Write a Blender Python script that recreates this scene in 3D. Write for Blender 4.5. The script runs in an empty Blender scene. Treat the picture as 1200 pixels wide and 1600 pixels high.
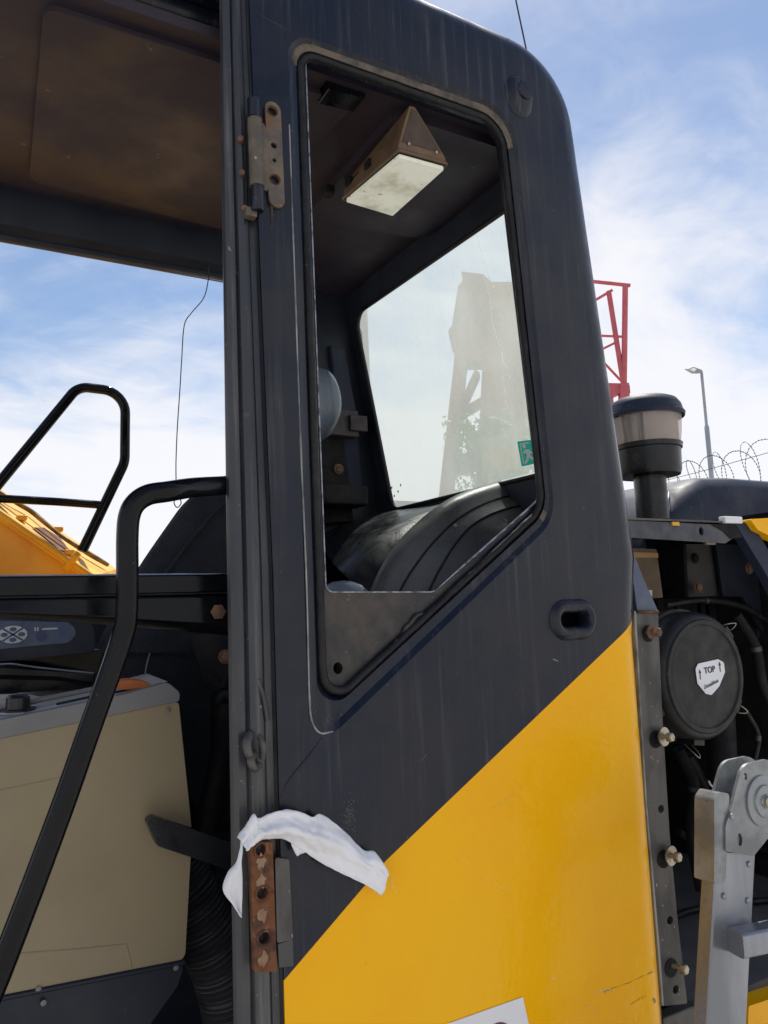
import bpy, bmesh, math, random
from mathutils import Vector, Matrix, geometry, noise

random.seed(7)
scene = bpy.context.scene
COL = scene.collection
EYE = 2.3                       # eye height above the ground, metres

# ------------------------------------------------------------------ camera
FPX = 1230.0
YAW, PITCH, ROLL = math.radians(29.6), math.radians(7.5), math.radians(2.3)
Fv = Vector((math.sin(YAW)*math.cos(PITCH), math.cos(YAW)*math.cos(PITCH), math.sin(PITCH)))
R0 = Vector((math.cos(YAW), -math.sin(YAW), 0))
U0 = R0.cross(Fv)
Rv = R0*math.cos(ROLL) - U0*math.sin(ROLL)
Uv = U0*math.cos(ROLL) + R0*math.sin(ROLL)
cam = bpy.data.cameras.new('camera')
cam.sensor_fit = 'VERTICAL'; cam.sensor_height = 36; cam.sensor_width = 27
cam.lens = FPX/1600*36
cam.clip_start = 0.02; cam.clip_end = 12000
camo = bpy.data.objects.new('camera', cam)
m3 = Matrix((Rv, Uv, -Fv)).transposed()
camo.matrix_world = Matrix.Translation((0, 0, EYE)) @ m3.to_4x4()
COL.objects.link(camo); scene.camera = camo

# ------------------------------------------------------------------ sky, sun, exposure
SUN_EL, SUN_AZ = math.radians(62), math.radians(46)      # azimuth from +Y towards +X
world = bpy.data.worlds.new('World'); scene.world = world
world.use_nodes = True
nt = world.node_tree; nt.nodes.clear()
def N(tree, typ, **kw):
    n = tree.nodes.new(typ)
    for k, v in kw.items():
        if k in n.inputs.keys() if isinstance(k, str) else False: n.inputs[k].default_value = v
        else: setattr(n, k, v)
    return n
out = nt.nodes.new('ShaderNodeOutputWorld')
sky = nt.nodes.new('ShaderNodeTexSky'); sky.sky_type = 'NISHITA'; sky.sun_disc = False
sky.sun_elevation = SUN_EL; sky.sun_rotation = SUN_AZ
sky.air_density = 1.0; sky.dust_density = 0.3; sky.ozone_density = 2.0
bgs = nt.nodes.new('ShaderNodeBackground'); bgs.inputs['Strength'].default_value = 0.10
bgc = nt.nodes.new('ShaderNodeBackground'); bgc.inputs['Strength'].default_value = 0.76
bgc.inputs['Color'].default_value = (0.98, 0.97, 1.0, 1)
mixw = nt.nodes.new('ShaderNodeMixShader')
tc = nt.nodes.new('ShaderNodeTexCoord')
sep = nt.nodes.new('ShaderNodeSeparateXYZ'); nt.links.new(tc.outputs['Generated'], sep.inputs[0])
def math_node(tree, op, a, b=None, clamp=False):
    n = tree.nodes.new('ShaderNodeMath'); n.operation = op; n.use_clamp = clamp
    for i, v in enumerate((a, b)):
        if v is None: continue
        if isinstance(v, (int, float)): n.inputs[i].default_value = v
        else: tree.links.new(v, n.inputs[i])
    return n.outputs[0]
den = math_node(nt, 'ADD', math_node(nt, 'MAXIMUM', sep.outputs['Z'], 0.0), 0.28)
cx = math_node(nt, 'DIVIDE', sep.outputs['X'], den)
cy = math_node(nt, 'DIVIDE', sep.outputs['Y'], den)
comb = nt.nodes.new('ShaderNodeCombineXYZ')
nt.links.new(cx, comb.inputs[0]); nt.links.new(cy, comb.inputs[1])
mp = nt.nodes.new('ShaderNodeMapping'); nt.links.new(comb.outputs[0], mp.inputs[0])
mp.inputs['Rotation'].default_value = (0, 0, math.radians(35)); mp.inputs['Scale'].default_value = (1.0, 1.5, 1)
mp.inputs['Location'].default_value = (3.1, 1.2, 0)
n1 = nt.nodes.new('ShaderNodeTexNoise'); n1.inputs['Scale'].default_value = 1.15; n1.inputs['Detail'].default_value = 9
n1.inputs['Roughness'].default_value = 0.56; n1.inputs['Distortion'].default_value = 0.5
nt.links.new(mp.outputs[0], n1.inputs['Vector'])
n2 = nt.nodes.new('ShaderNodeTexNoise'); n2.inputs['Scale'].default_value = 5.0; n2.inputs['Detail'].default_value = 8
n2.inputs['Roughness'].default_value = 0.6; n2.inputs['Distortion'].default_value = 0.8
nt.links.new(mp.outputs[0], n2.inputs['Vector'])
nsum = math_node(nt, 'ADD', math_node(nt, 'MULTIPLY', n1.outputs[0], 0.8), math_node(nt, 'MULTIPLY', n2.outputs[0], 0.2))
# more cloud towards the horizon
hz = math_node(nt, 'SUBTRACT', 0.62, math_node(nt, 'ABSOLUTE', sep.outputs['Z']))
cover = math_node(nt, 'ADD', nsum, math_node(nt, 'MULTIPLY', hz, 0.42))
mr = nt.nodes.new('ShaderNodeMapRange'); mr.interpolation_type = 'SMOOTHSTEP'
nt.links.new(cover, mr.inputs['Value'])
mr.inputs['From Min'].default_value = 0.42; mr.inputs['From Max'].default_value = 0.70
mr.inputs['To Min'].default_value = 0.03; mr.inputs['To Max'].default_value = 0.93
nt.links.new(mr.outputs[0], mixw.inputs[0])
nt.links.new(sky.outputs[0], bgs.inputs[0])
nt.links.new(bgs.outputs[0], mixw.inputs[1]); nt.links.new(bgc.outputs[0], mixw.inputs[2])
nt.links.new(mixw.outputs[0], out.inputs[0])

sl = bpy.data.lights.new('sun', 'SUN'); sl.energy = 5.0; sl.angle = math.radians(0.5); sl.color = (1, 0.95, 0.87)
slo = bpy.data.objects.new('sun', sl); COL.objects.link(slo)
sd = Vector((math.sin(SUN_AZ)*math.cos(SUN_EL), math.cos(SUN_AZ)*math.cos(SUN_EL), math.sin(SUN_EL)))
slo.rotation_euler = sd.to_track_quat('Z', 'Y').to_euler()
slo.location = (0, 0, 20)
vs = scene.view_settings
vs.view_transform = 'Standard'; vs.look = 'None'; vs.gamma = 1; vs.use_curve_mapping = False
vs.exposure = 0.4
scene.cycles.max_bounces = 10; scene.cycles.transparent_max_bounces = 12

# ------------------------------------------------------------------ pixel -> place (real planes)
def ray(px, py): return Fv + Rv*((px-600)/FPX) - Uv*((py-800)/FPX)
def PY(px, py, v): d = ray(px, py); return d*(v/d.y)
def PX(px, py, v): d = ray(px, py); return d*(v/d.x)
def PZ(px, py, v): d = ray(px, py); return d*(v/d.z)
def PN(px, py, n, c): d = ray(px, py); return d*(c/d.dot(Vector(n)))
def PD(px, py, dist): d = ray(px, py); return d*(dist/math.hypot(d.x, d.y))

# ------------------------------------------------------------------ materials
def mat(name, c1, c2=None, rough=0.5, metal=0.0, scale=6, stretch=(1, 1, 1), lo=0.4, hi=0.65, bump=0.0, bscale=60, bdist=0.002,
        specks=0.0, speck_col=(0.5, 0.48, 0.42), speck_scale=90, streak=0.0, streak_col=(0.2, 0.19, 0.17), coat=0.0,
        rust=0.0, rust_col=(0.13, 0.045, 0.018), rust_scale=18, spec=0.5, rvar=0.12):
    m = bpy.data.materials.new(name); m.use_nodes = True
    t = m.node_tree; b = t.nodes['Principled BSDF']
    geo = t.nodes.new('ShaderNodeNewGeometry')
    def coords(sc):
        mpn = t.nodes.new('ShaderNodeMapping'); t.links.new(geo.outputs['Position'], mpn.inputs[0])
        mpn.inputs['Scale'].default_value = sc; return mpn.outputs[0]
    def noi(vec, s, d=6, r=0.6, dist=0.0):
        n = t.nodes.new('ShaderNodeTexNoise'); t.links.new(vec, n.inputs['Vector'])
        n.inputs['Scale'].default_value = s; n.inputs['Detail'].default_value = d
        n.inputs['Roughness'].default_value = r; n.inputs['Distortion'].default_value = dist
        return n.outputs[0]
    def ramp(v, a, bb, x0=0.0, x1=1.0):
        n = t.nodes.new('ShaderNodeMapRange'); n.interpolation_type = 'SMOOTHSTEP'; t.links.new(v, n.inputs['Value'])
        n.inputs['From Min'].default_value = a; n.inputs['From Max'].default_value = bb
        n.inputs['To Min'].default_value = x0; n.inputs['To Max'].default_value = x1
        return n.outputs[0]
    def mixc(f, a, bb):
        n = t.nodes.new('ShaderNodeMix'); n.data_type = 'RGBA'; t.links.new(f, n.inputs[0])
        for i, v in ((6, a), (7, bb)):
            if isinstance(v, tuple): n.inputs[i].default_value = (*v, 1)
            else: t.links.new(v, n.inputs[i])
        return n.outputs[2]
    c2 = c2 or tuple(x*0.8 for x in c1)
    pos = coords(stretch)
    nb = noi(pos, scale)
    col = mixc(ramp(nb, lo, hi), c1, c2)
    if streak > 0:
        ns = noi(coords((70, 70, 2.2)), 1.0, 5, 0.65)
        ng = noi(coords((1, 1, 1)), 3.0, 3)
        f = math_node(t, 'MULTIPLY', ramp(ns, 0.5, 0.78), ramp(ng, 0.4, 0.65, 0.15, 1.0))
        col = mixc(math_node(t, 'MULTIPLY', f, streak), col, streak_col)
    if rust > 0:
        nr = noi(coords((1, 1, 1)), rust_scale, 8, 0.7, 0.3)
        col = mixc(ramp(nr, 0.72-rust*0.5, 0.80-rust*0.45), col, rust_col)
    if specks > 0:
        nk = noi(coords((1, 1, 1)), speck_scale, 3, 0.5)
        col = mixc(math_node(t, 'MULTIPLY', ramp(nk, 0.70, 0.76), specks), col, speck_col)
    t.links.new(col, b.inputs['Base Color'])
    b.inputs['Metallic'].default_value = metal
    b.inputs['Specular IOR Level'].default_value = spec
    rr = ramp(noi(pos, scale*2.3, 5), 0.3, 0.7, max(0.03, rough-rvar), min(1, rough+rvar))
    t.links.new(rr, b.inputs['Roughness'])
    if coat: b.inputs['Coat Weight'].default_value = coat; b.inputs['Coat Roughness'].default_value = 0.12
    if bump > 0:
        bn = t.nodes.new('ShaderNodeBump'); bn.inputs['Strength'].default_value = bump; bn.inputs['Distance'].default_value = bdist
        t.links.new(noi(coords((1, 1, 1)), bscale, 6, 0.6), bn.inputs['Height']); t.links.new(bn.outputs[0], b.inputs['Normal'])
    return m

PAINT = mat('dark_grey_paint', (0.0050, 0.0078, 0.019), (0.014, 0.015, 0.021), rough=0.30, scale=5, bump=0.25, bscale=4, bdist=.008,
            specks=0.5, speck_col=(0.16, 0.15, 0.14), speck_scale=150, streak=0.75, streak_col=(0.085, 0.083, 0.085), spec=0.34)
PILLAR = mat('worn_pillar_paint', (0.022, 0.025, 0.033), (0.055, 0.053, 0.052), rough=0.36, scale=7, stretch=(1, 1, .35), bump=0.25, bscale=40,
             specks=0.8, speck_col=(0.25, 0.24, 0.22), speck_scale=130, streak=1.0, streak_col=(0.20, 0.195, 0.19), rust=0.08, rust_col=(0.10, 0.06, 0.04))
YELLOW = mat('yellow_paint', (0.92, 0.46, 0.002), (0.90, 0.42, 0.002), rough=0.24, rvar=.06, scale=3, bump=0.7, bscale=2.6, bdist=0.02,
             specks=0.25, speck_col=(0.45, 0.25, 0.03), speck_scale=60, spec=0.2, coat=0.0)
YBOOM = mat('yellow_boom_paint', (0.72, 0.38, 0.02), (0.62, 0.30, 0.02), rough=0.45, scale=5, specks=0.5,
            speck_col=(0.25, 0.12, 0.04), speck_scale=40, rust=0.12, rust_scale=9)
DUST = mat('dusty_ledge', (0.13, 0.105, 0.08), (0.05, 0.045, 0.042), rough=0.9, scale=30, bump=0.6, bscale=120, specks=0.6, speck_col=(0.3, 0.25, 0.18))
PLATE = mat('grimy_plate', (0.018, 0.017, 0.018), (0.060, 0.044, 0.033), rough=0.5, scale=14, bump=0.4, bscale=80, specks=0.7, speck_col=(0.3, 0.26, 0.2), rust=0.05, rust_col=(0.16, 0.09, 0.05))
RUBBER = mat('black_rubber', (0.006, 0.006, 0.007), (0.012, 0.012, 0.013), rough=0.5, spec=0.3, scale=30, bump=0.3, bscale=150, specks=0.5, speck_col=(0.1, 0.09, 0.08))
BLACK = mat('black_gloss_paint', (0.003, 0.0035, 0.005), (0.005, 0.0055, 0.007), rough=0.16, scale=8, bump=0.08, bscale=25, specks=0.3, speck_col=(0.12, 0.11, 0.1), speck_scale=180, spec=0.2)
DARK = mat('dark_grime', (0.006, 0.006, 0.008), (0.016, 0.015, 0.015), rough=0.75, spec=0.25, scale=12, bump=0.4, bscale=50, specks=0.4, speck_col=(0.09, 0.08, 0.07))
PLASTIC = mat('black_plastic', (0.008, 0.009, 0.012), (0.012, 0.013, 0.016), rough=0.33, spec=0.4, scale=10, bump=0.15, bscale=200, specks=0.15, speck_col=(0.1, 0.1, 0.1))
LINER = mat('ceiling_liner', (0.021, 0.015, 0.026), (0.020, 0.014, 0.022), rough=0.6, scale=3, bump=0.2, bscale=70, specks=0.35, speck_col=(0.2, 0.16, 0.1), speck_scale=40)
NAVY = mat('navy_interior_trim', (0.010, 0.014, 0.024), (0.014, 0.018, 0.028), rough=0.5, spec=0.3, scale=6, bump=0.1, specks=0.2, speck_col=(0.08, 0.08, 0.09))
BEIGE = mat('beige_plastic', (0.27, 0.215, 0.125), (0.24, 0.19, 0.115), rough=0.6, scale=3, bump=0.15, bscale=160, specks=0.25, speck_col=(0.22, 0.17, 0.12), speck_scale=50)
GREYP = mat('grey_plastic', (0.17, 0.17, 0.17), (0.15, 0.15, 0.15), rough=0.5, scale=6, bump=0.15, bscale=160, specks=0.3, speck_col=(0.3, 0.28, 0.25))
STEEL = mat('worn_steel', (0.095, 0.088, 0.080), (0.045, 0.042, 0.040), rough=0.5, metal=0.35, scale=16, stretch=(1, 1, .4), bump=0.4, bscale=70, specks=0.8, speck_col=(0.4, 0.35, 0.27), speck_scale=110, rust=0.1)
BLUESTEEL = mat('blue_painted_steel', (0.05, 0.07, 0.12), (0.07, 0.09, 0.13), rough=0.35, scale=20, bump=0.6, bscale=70, specks=1.0, speck_col=(0.4, 0.42, 0.45), speck_scale=120)
HINGE = mat('hinge_steel', (0.10, 0.085, 0.07), (0.17, 0.13, 0.09), rough=0.6, metal=0.3, scale=30, bump=0.5, bscale=100, rust=0.40, rust_col=(0.17, 0.085, 0.04), specks=0.6)
RUST = mat('orange_rust', (0.17, 0.062, 0.024), (0.055, 0.026, 0.018), rough=0.95, scale=34, bump=1.0, bscale=110, rust=0.30, rust_col=(0.27, 0.145, 0.07), rust_scale=26, specks=.6, speck_col=(.3, .2, .12))
ZINC = mat('zinc_bolt', (0.45, 0.40, 0.30), (0.30, 0.25, 0.18), rough=0.38, metal=0.8, scale=60, bump=0.3)
BROWNB = mat('rusty_bolt', (0.17, 0.09, 0.05), (0.09, 0.05, 0.035), rough=0.8, scale=60, bump=0.5)
ALU = mat('aluminium', (0.30, 0.31, 0.34), (0.18, 0.19, 0.21), rough=0.30, metal=0.6, scale=9, stretch=(1, 1, .2), bump=0.15, bscale=60, specks=0.6, speck_col=(0.12, 0.12, 0.12), speck_scale=60)
ALUD = mat('ladder_cover', (0.27, 0.285, 0.29), (0.15, 0.16, 0.165), rough=0.32, metal=0.45, scale=12, bump=0.2, specks=0.6, speck_col=(0.12, 0.11, 0.1))
CLOTH = mat('white_cloth', (0.80, 0.80, 0.82), (0.74, 0.73, 0.74), rough=0.95, scale=9, bump=0.35, bscale=220, specks=0.15, speck_col=(0.6, 0.5, 0.4), speck_scale=20)
HOOD = mat('slate_blue_hood', (0.020, 0.026, 0.048), (0.024, 0.030, 0.050), rough=0.6, spec=0.25, scale=3, bump=0.05, specks=0.2, streak=0.25, streak_col=(0.12, 0.12, 0.14))
AIRC = mat('air_filter_plastic', (0.008, 0.008, 0.008), (0.016, 0.015, 0.014), rough=0.5, spec=0.35, scale=14, bump=0.4, bscale=45, specks=0.7, speck_col=(0.16, 0.14, 0.12), streak=0.3, streak_col=(0.1, 0.09, 0.08))
BRONZE = mat('brown_canister', (0.22, 0.16, 0.10), (0.15, 0.11, 0.07), rough=0.5, metal=0.2, scale=10, specks=0.5)
RED = mat('faded_red_paint', (0.50, 0.10, 0.12), (0.43, 0.08, 0.09), rough=0.6, scale=2)
POLE = mat('galvanised_pole', (0.34, 0.37, 0.40), (0.28, 0.31, 0.34), rough=0.5, metal=0.3, scale=2)
WIRE = mat('dark_wire', (0.04, 0.04, 0.05), rough=0.5, metal=0.4)
RUSTYTOWER = mat('brown_crusher_steel', (0.23, 0.125, 0.06), (0.14, 0.08, 0.05), rough=0.8, scale=0.9, specks=0.3)
BARK = mat('bark', (0.09, 0.065, 0.045), (0.06, 0.045, 0.03), rough=0.9, scale=4, bump=0.4)
LEAF = mat('leaves', (0.07, 0.20, 0.035), (0.13, 0.25, 0.06), rough=0.6, scale=2.5)
GROUND = mat('sandy_gravel', (0.43, 0.42, 0.40), (0.35, 0.34, 0.325), rough=0.95, scale=0.7, bump=0.7, bscale=12, specks=0.5, speck_col=(0.15, 0.13, 0.11), speck_scale=8)
ORANGE = mat('orange_plastic', (0.50, 0.13, 0.035), (0.45, 0.11, 0.03), rough=0.6, scale=20)
WHITE = mat('white_vinyl', (0.75, 0.75, 0.77), (0.70, 0.70, 0.71), rough=0.5, scale=8)
DRED = mat('dark_red_print', (0.12, 0.02, 0.02), rough=0.5)
INK = mat('black_ink', (0.02, 0.02, 0.03), rough=0.6)
GINK = mat('grey_ink', (0.16, 0.16, 0.17), rough=0.6)
GREEN = mat('exit_green', (0.01, 0.70, 0.50), (0.01, 0.66, 0.46), rough=0.5)
KEYW = mat('keypad_grey', (0.42, 0.44, 0.46), rough=0.5)
KEYB = mat('keypad_navy', (0.035, 0.055, 0.11), (0.045, 0.065, 0.12), rough=0.35, scale=20)
MESHG = mat('speaker_grille', (0.35, 0.36, 0.36), (0.30, 0.30, 0.30), rough=0.6, scale=300)
LAMPB = mat('lamp_housing_tan', (0.16, 0.10, 0.055), (0.11, 0.07, 0.045), rough=0.55, scale=20, specks=0.5, speck_col=(0.08, 0.06, 0.05), speck_scale=70)
HEADR = mat('blue_grey_vinyl', (0.13, 0.16, 0.20), (0.12, 0.15, 0.19), rough=0.35, scale=6)

def fabric_mat():
    m = mat('ribbed_seat_fabric', (0.015, 0.017, 0.024), (0.020, 0.022, 0.030), rough=0.9, spec=0.2, scale=10)
    t = m.node_tree; b = t.nodes['Principled BSDF']
    g = t.nodes.new('ShaderNodeNewGeometry')
    mpn = t.nodes.new('ShaderNodeMapping'); t.links.new(g.outputs['Position'], mpn.inputs[0]); mpn.inputs['Rotation'].default_value = (0, math.radians(30), 0)
    w = t.nodes.new('ShaderNodeTexWave'); w.inputs['Scale'].default_value = 75; w.inputs['Distortion'].default_value = 0.4
    t.links.new(mpn.outputs[0], w.inputs[0])
    bn = t.nodes.new('ShaderNodeBump'); bn.inputs['Strength'].default_value = 0.8; bn.inputs['Distance'].default_value = 0.002
    t.links.new(w.outputs['Fac'], bn.inputs['Height']); t.links.new(bn.outputs[0], b.inputs['Normal'])
    return m
FABRIC = fabric_mat()

def dusty_glass():
    m = bpy.data.materials.new('dusty_glass'); m.use_nodes = True; t = m.node_tree; t.nodes.clear()
    o = t.nodes.new('ShaderNodeOutputMaterial')
    g = t.nodes.new('ShaderNodeNewGeometry')
    mpn = t.nodes.new('ShaderNodeMapping'); t.links.new(g.outputs['Position'], mpn.inputs[0]); mpn.inputs['Scale'].default_value = (1, 1, 0.45)
    n = t.nodes.new('ShaderNodeTexNoise'); n.inputs['Scale'].default_value = 9; n.inputs['Detail'].default_value = 8; t.links.new(mpn.outputs[0], n.inputs[0])
    nf = t.nodes.new('ShaderNodeTexNoise'); nf.inputs['Scale'].default_value = 220; nf.inputs['Detail'].default_value = 3; t.links.new(mpn.outputs[0], nf.inputs[0])
    s = math_node(t, 'ADD', math_node(t, 'MULTIPLY', n.outputs[0], 0.75), math_node(t, 'MULTIPLY', nf.outputs[0], 0.25))
    mr = t.nodes.new('ShaderNodeMapRange'); t.links.new(s, mr.inputs['Value'])
    mr.inputs['From Min'].default_value = 0.35; mr.inputs['From Max'].default_value = 0.65
    mr.inputs['To Min'].default_value = 0.50; mr.inputs['To Max'].default_value = 0.66
    tr = t.nodes.new('ShaderNodeBsdfTransparent'); tr.inputs[0].default_value = (0.90, 0.96, 0.93, 1)
    tl = t.nodes.new('ShaderNodeBsdfTranslucent'); tl.inputs[0].default_value = (0.72, 0.77, 0.72, 1)
    df = t.nodes.new('ShaderNodeBsdfDiffuse'); df.inputs[0].default_value = (0.5, 0.5, 0.45, 1)
    mx0 = t.nodes.new('ShaderNodeMixShader'); mx0.inputs[0].default_value = 0.25
    t.links.new(tl.outputs[0], mx0.inputs[1]); t.links.new(df.outputs[0], mx0.inputs[2])
    mx = t.nodes.new('ShaderNodeMixShader'); t.links.new(mr.outputs[0], mx.inputs[0])
    t.links.new(tr.outputs[0], mx.inputs[1]); t.links.new(mx0.outputs[0], mx.inputs[2])
    gl = t.nodes.new('ShaderNodeBsdfGlossy'); gl.inputs['Roughness'].default_value = 0.05
    mx2 = t.nodes.new('ShaderNodeMixShader'); mx2.inputs[0].default_value = 0.04
    t.links.new(mx.outputs[0], mx2.inputs[1]); t.links.new(gl.outputs[0], mx2.inputs[2])
    t.links.new(mx2.outputs[0], o.inputs[0]); return m
DGLASS = dusty_glass()

def clear_plastic():
    m = bpy.data.materials.new('clear_bowl_plastic'); m.use_nodes = True; t = m.node_tree; t.nodes.clear()
    o = t.nodes.new('ShaderNodeOutputMaterial')
    tr = t.nodes.new('ShaderNodeBsdfTransparent'); tr.inputs[0].default_value = (0.9, 0.85, 0.82, 1)
    df = t.nodes.new('ShaderNodeBsdfTranslucent'); df.inputs[0].default_value = (0.95, 0.90, 0.90, 1)
    d2 = t.nodes.new('ShaderNodeBsdfDiffuse'); d2.inputs[0].default_value = (0.85, 0.78, 0.78, 1)
    gl = t.nodes.new('ShaderNodeBsdfGlossy'); gl.inputs['Roughness'].default_value = 0.12
    m0 = t.nodes.new('ShaderNodeMixShader'); m0.inputs[0].default_value = 0.5
    t.links.new(df.outputs[0], m0.inputs[1]); t.links.new(d2.outputs[0], m0.inputs[2])
    m1 = t.nodes.new('ShaderNodeMixShader'); m1.inputs[0].default_value = 0.34
    t.links.new(tr.outputs[0], m1.inputs[1]); t.links.new(m0.outputs[0], m1.inputs[2])
    m2 = t.nodes.new('ShaderNodeMixShader'); m2.inputs[0].default_value = 0.08
    t.links.new(m1.outputs[0], m2.inputs[1]); t.links.new(gl.outputs[0], m2.inputs[2])
    t.links.new(m2.outputs[0], o.inputs[0]); return m
BOWL = clear_plastic()
ARCHM = mat('highlit_dusty_plastic', (0.045, 0.047, 0.052), (0.085, 0.083, 0.080), rough=0.36, scale=7, bump=0.15, bscale=120, specks=0.5, speck_col=(0.25, 0.24, 0.22), speck_scale=160)  # dusty plastic, base lightened to stand in for the highlight on the arch

LENS = mat('dirty_lamp_lens', (0.62, 0.62, 0.52), (0.36, 0.34, 0.24), rough=0.4, scale=14, lo=0.42, hi=0.70, specks=0.8, speck_col=(0.16, 0.11, 0.06), speck_scale=70, rust=.03, rust_col=(.35, .26, .14), rust_scale=40)
def lit(m, col, s):
    b = m.node_tree.nodes['Principled BSDF']; b.inputs['Emission Strength'].default_value = s
    src = b.inputs['Base Color'].links[0].from_socket; m.node_tree.links.new(src, b.inputs['Emission Color'])
lit(LENS, None, 0.34)           # weak emission added to the dome lamp lens for its pale look

# ------------------------------------------------------------------ mesh helpers
EYEV = Vector((0, 0, EYE))
def thing(name, label, cat, base, group=None):
    o = bpy.data.objects.new(name, None); COL.objects.link(o)
    o.empty_display_size = 0.2
    o.location = Vector(base) + EYEV; o['label'] = label; o['category'] = cat
    if group: o['group'] = group
    return o
WLOC = {}
def wloc(o): return WLOC[o.name]
def obj(name, verts, faces, material, parent=None, smooth=False, bevel=0.0, segs=2, label=None, autosm=None, mats=None, midx=None):
    c = Vector((0, 0, 0))
    vs_ = [Vector(v) for v in verts]
    for v in vs_: c += v
    c /= max(1, len(vs_))
    me = bpy.data.meshes.new(name)
    me.from_pydata([v - c for v in vs_], [], faces); me.update()
    bm = bmesh.new(); bm.from_mesh(me); bmesh.ops.recalc_face_normals(bm, faces=bm.faces); bm.to_mesh(me); bm.free()
    for mm in (mats or [material]): me.materials.append(mm)
    if midx:
        for p, i in zip(me.polygons, midx): p.material_index = i
    o = bpy.data.objects.new(name, me); COL.objects.link(o)
    w = c + EYEV; WLOC[o.name] = w
    if parent is not None:
        o.parent = parent
        pw = WLOC.get(parent.name, Vector(parent.location)); o.location = w - pw
    else: o.location = w
    if smooth or autosm is not None:
        for p in me.polygons: p.use_smooth = True
        if autosm is not None:
            me.set_sharp_from_angle(angle=math.radians(autosm))
    if bevel > 0:
        b = o.modifiers.new('bevel', 'BEVEL'); b.width = bevel; b.segments = segs; b.limit_method = 'ANGLE'; b.angle_limit = math.radians(35)
        b.use_clamp_overlap = True
        if not (smooth or autosm is not None):
            for p in me.polygons: p.use_smooth = True
            me.set_sharp_from_angle(angle=math.radians(35))
            b.harden_normals = True
    if label: o['label'] = label
    return o
def tag(o, label, cat, group=None):
    o['label'] = label; o['category'] = cat
    if group: o['group'] = group
    return o

class MB:
    def __init__(s): s.v = []; s.f = []; s.m = []
    def add(s, v, f, mi=0):
        k = len(s.v); s.v += [Vector(x) for x in v]; s.f += [tuple(i+k for i in q) for q in f]; s.m += [mi]*len(f); return s
    def build(s, name, material, parent=None, **kw):
        if kw.get('mats'): kw['midx'] = s.m
        return obj(name, s.v, s.f, material, parent, **kw)

def fillet(pts, r, n=8, closed=True):
    """round the corners of a 3-D polygon; r = one radius or a list"""
    L = len(pts); res = []
    for i, p in enumerate(pts):
        if not closed and i in (0, L-1): res.append(Vector(p)); continue
        rr = r[i] if isinstance(r, (list, tuple)) else r
        a, b = Vector(pts[i-1]), Vector(pts[(i+1) % L]); p = Vector(p)
        if rr <= 0: res += [p.copy() for _ in range(n+1)]; continue
        da, db = (a-p), (b-p)
        ang = da.angle(db); d = min(rr/math.tan(ang/2), da.length*.48, db.length*.48)
        p0, p2 = p+da.normalized()*d, p+db.normalized()*d
        w = math.sin(ang/2)
        for k in range(n+1):
            t = k/n; b0, b1, b2 = (1-t)**2, 2*t*(1-t)*w, t*t
            res.append((p0*b0+p*b1+p2*b2)/(b0+b1+b2))
    return res
def circle(c, u, v, r, n=24, r2=None):
    r2 = r2 or r
    return [Vector(c)+Vector(u)*r*math.cos(2*math.pi*k/n)+Vector(v)*r2*math.sin(2*math.pi*k/n) for k in range(n)]
def newell(p):
    n = Vector((0, 0, 0))
    for i in range(len(p)):
        a, b = p[i], p[(i+1) % len(p)]
        n += Vector(((a.y-b.y)*(a.z+b.z), (a.z-b.z)*(a.x+b.x), (a.x-b.x)*(a.y+b.y)))
    return n.normalized()
def inside(poly, x, y):
    c = False; j = len(poly)-1
    for i in range(len(poly)):
        xi, yi = poly[i]; xj, yj = poly[j]
        if (yi > y) != (yj > y) and x < (xj-xi)*(y-yi)/(yj-yi)+xi: c = not c
        j = i
    return c
def dedupe(l):
    o = []
    for p in l:
        if not o or (p-o[-1]).length > 1e-5: o.append(p)
    if (o[0]-o[-1]).length < 1e-5: o.pop()
    return o
def cap(outline, holes=()):
    """flat fill of an outline with holes -> verts, faces, loops (index lists)"""
    outline = dedupe(outline); holes = [dedupe(h) for h in holes]
    n = newell(outline); u = (outline[1]-outline[0]).normalized()
    u = (u - n*u.dot(n)).normalized(); w = n.cross(u); o = outline[0]
    P3 = []; E = []; loops = []
    for lp in [outline]+holes:
        k = len(P3); P3 += lp; E += [(k+i, k+(i+1) % len(lp)) for i in range(len(lp))]; loops.append(list(range(k, k+len(lp))))
    P2 = [Vector(((p-o).dot(u), (p-o).dot(w))) for p in P3]
    r = geometry.delaunay_2d_cdt(P2, E, [], 1 if not holes else 0, 1e-7)
    vv, ff, ov = r[0], r[2], r[3]
    polys = [[(P2[i].x, P2[i].y) for i in lp] for lp in loops]
    F = []
    for fc in ff:
        cxx = sum(vv[i].x for i in fc)/len(fc); cyy = sum(vv[i].y for i in fc)/len(fc)
        if sum(inside(q, cxx, cyy) for q in polys) % 2 == 1: F.append(tuple(fc))
    V = []
    for i, q in enumerate(vv):
        V.append(P3[ov[i][0]] if ov[i] else o+u*q.x+w*q.y)
    inv = {}
    for i, lst in enumerate(ov):
        for k in lst: inv[k] = i
    loops = [[inv.get(i, i) for i in lp] for lp in loops]
    return V, F, loops
def plate_data(outline, holes, T):
    V, F, loops = cap(outline, holes); n = len(V); T = Vector(T)
    vv = V + [v+T for v in V]
    ff = list(F) + [tuple(reversed([i+n for i in f])) for f in F]
    for lp in loops:
        for i in range(len(lp)):
            a, b = lp[i], lp[(i+1) % len(lp)]; ff.append((a, b, b+n, a+n))
    return vv, ff
def plate(name, outline, T, material, parent=None, holes=(), **kw):
    v, f = plate_data([Vector(p) for p in outline], [list(h) for h in holes], T)
    return obj(name, v, f, material, parent, **kw)
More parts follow.
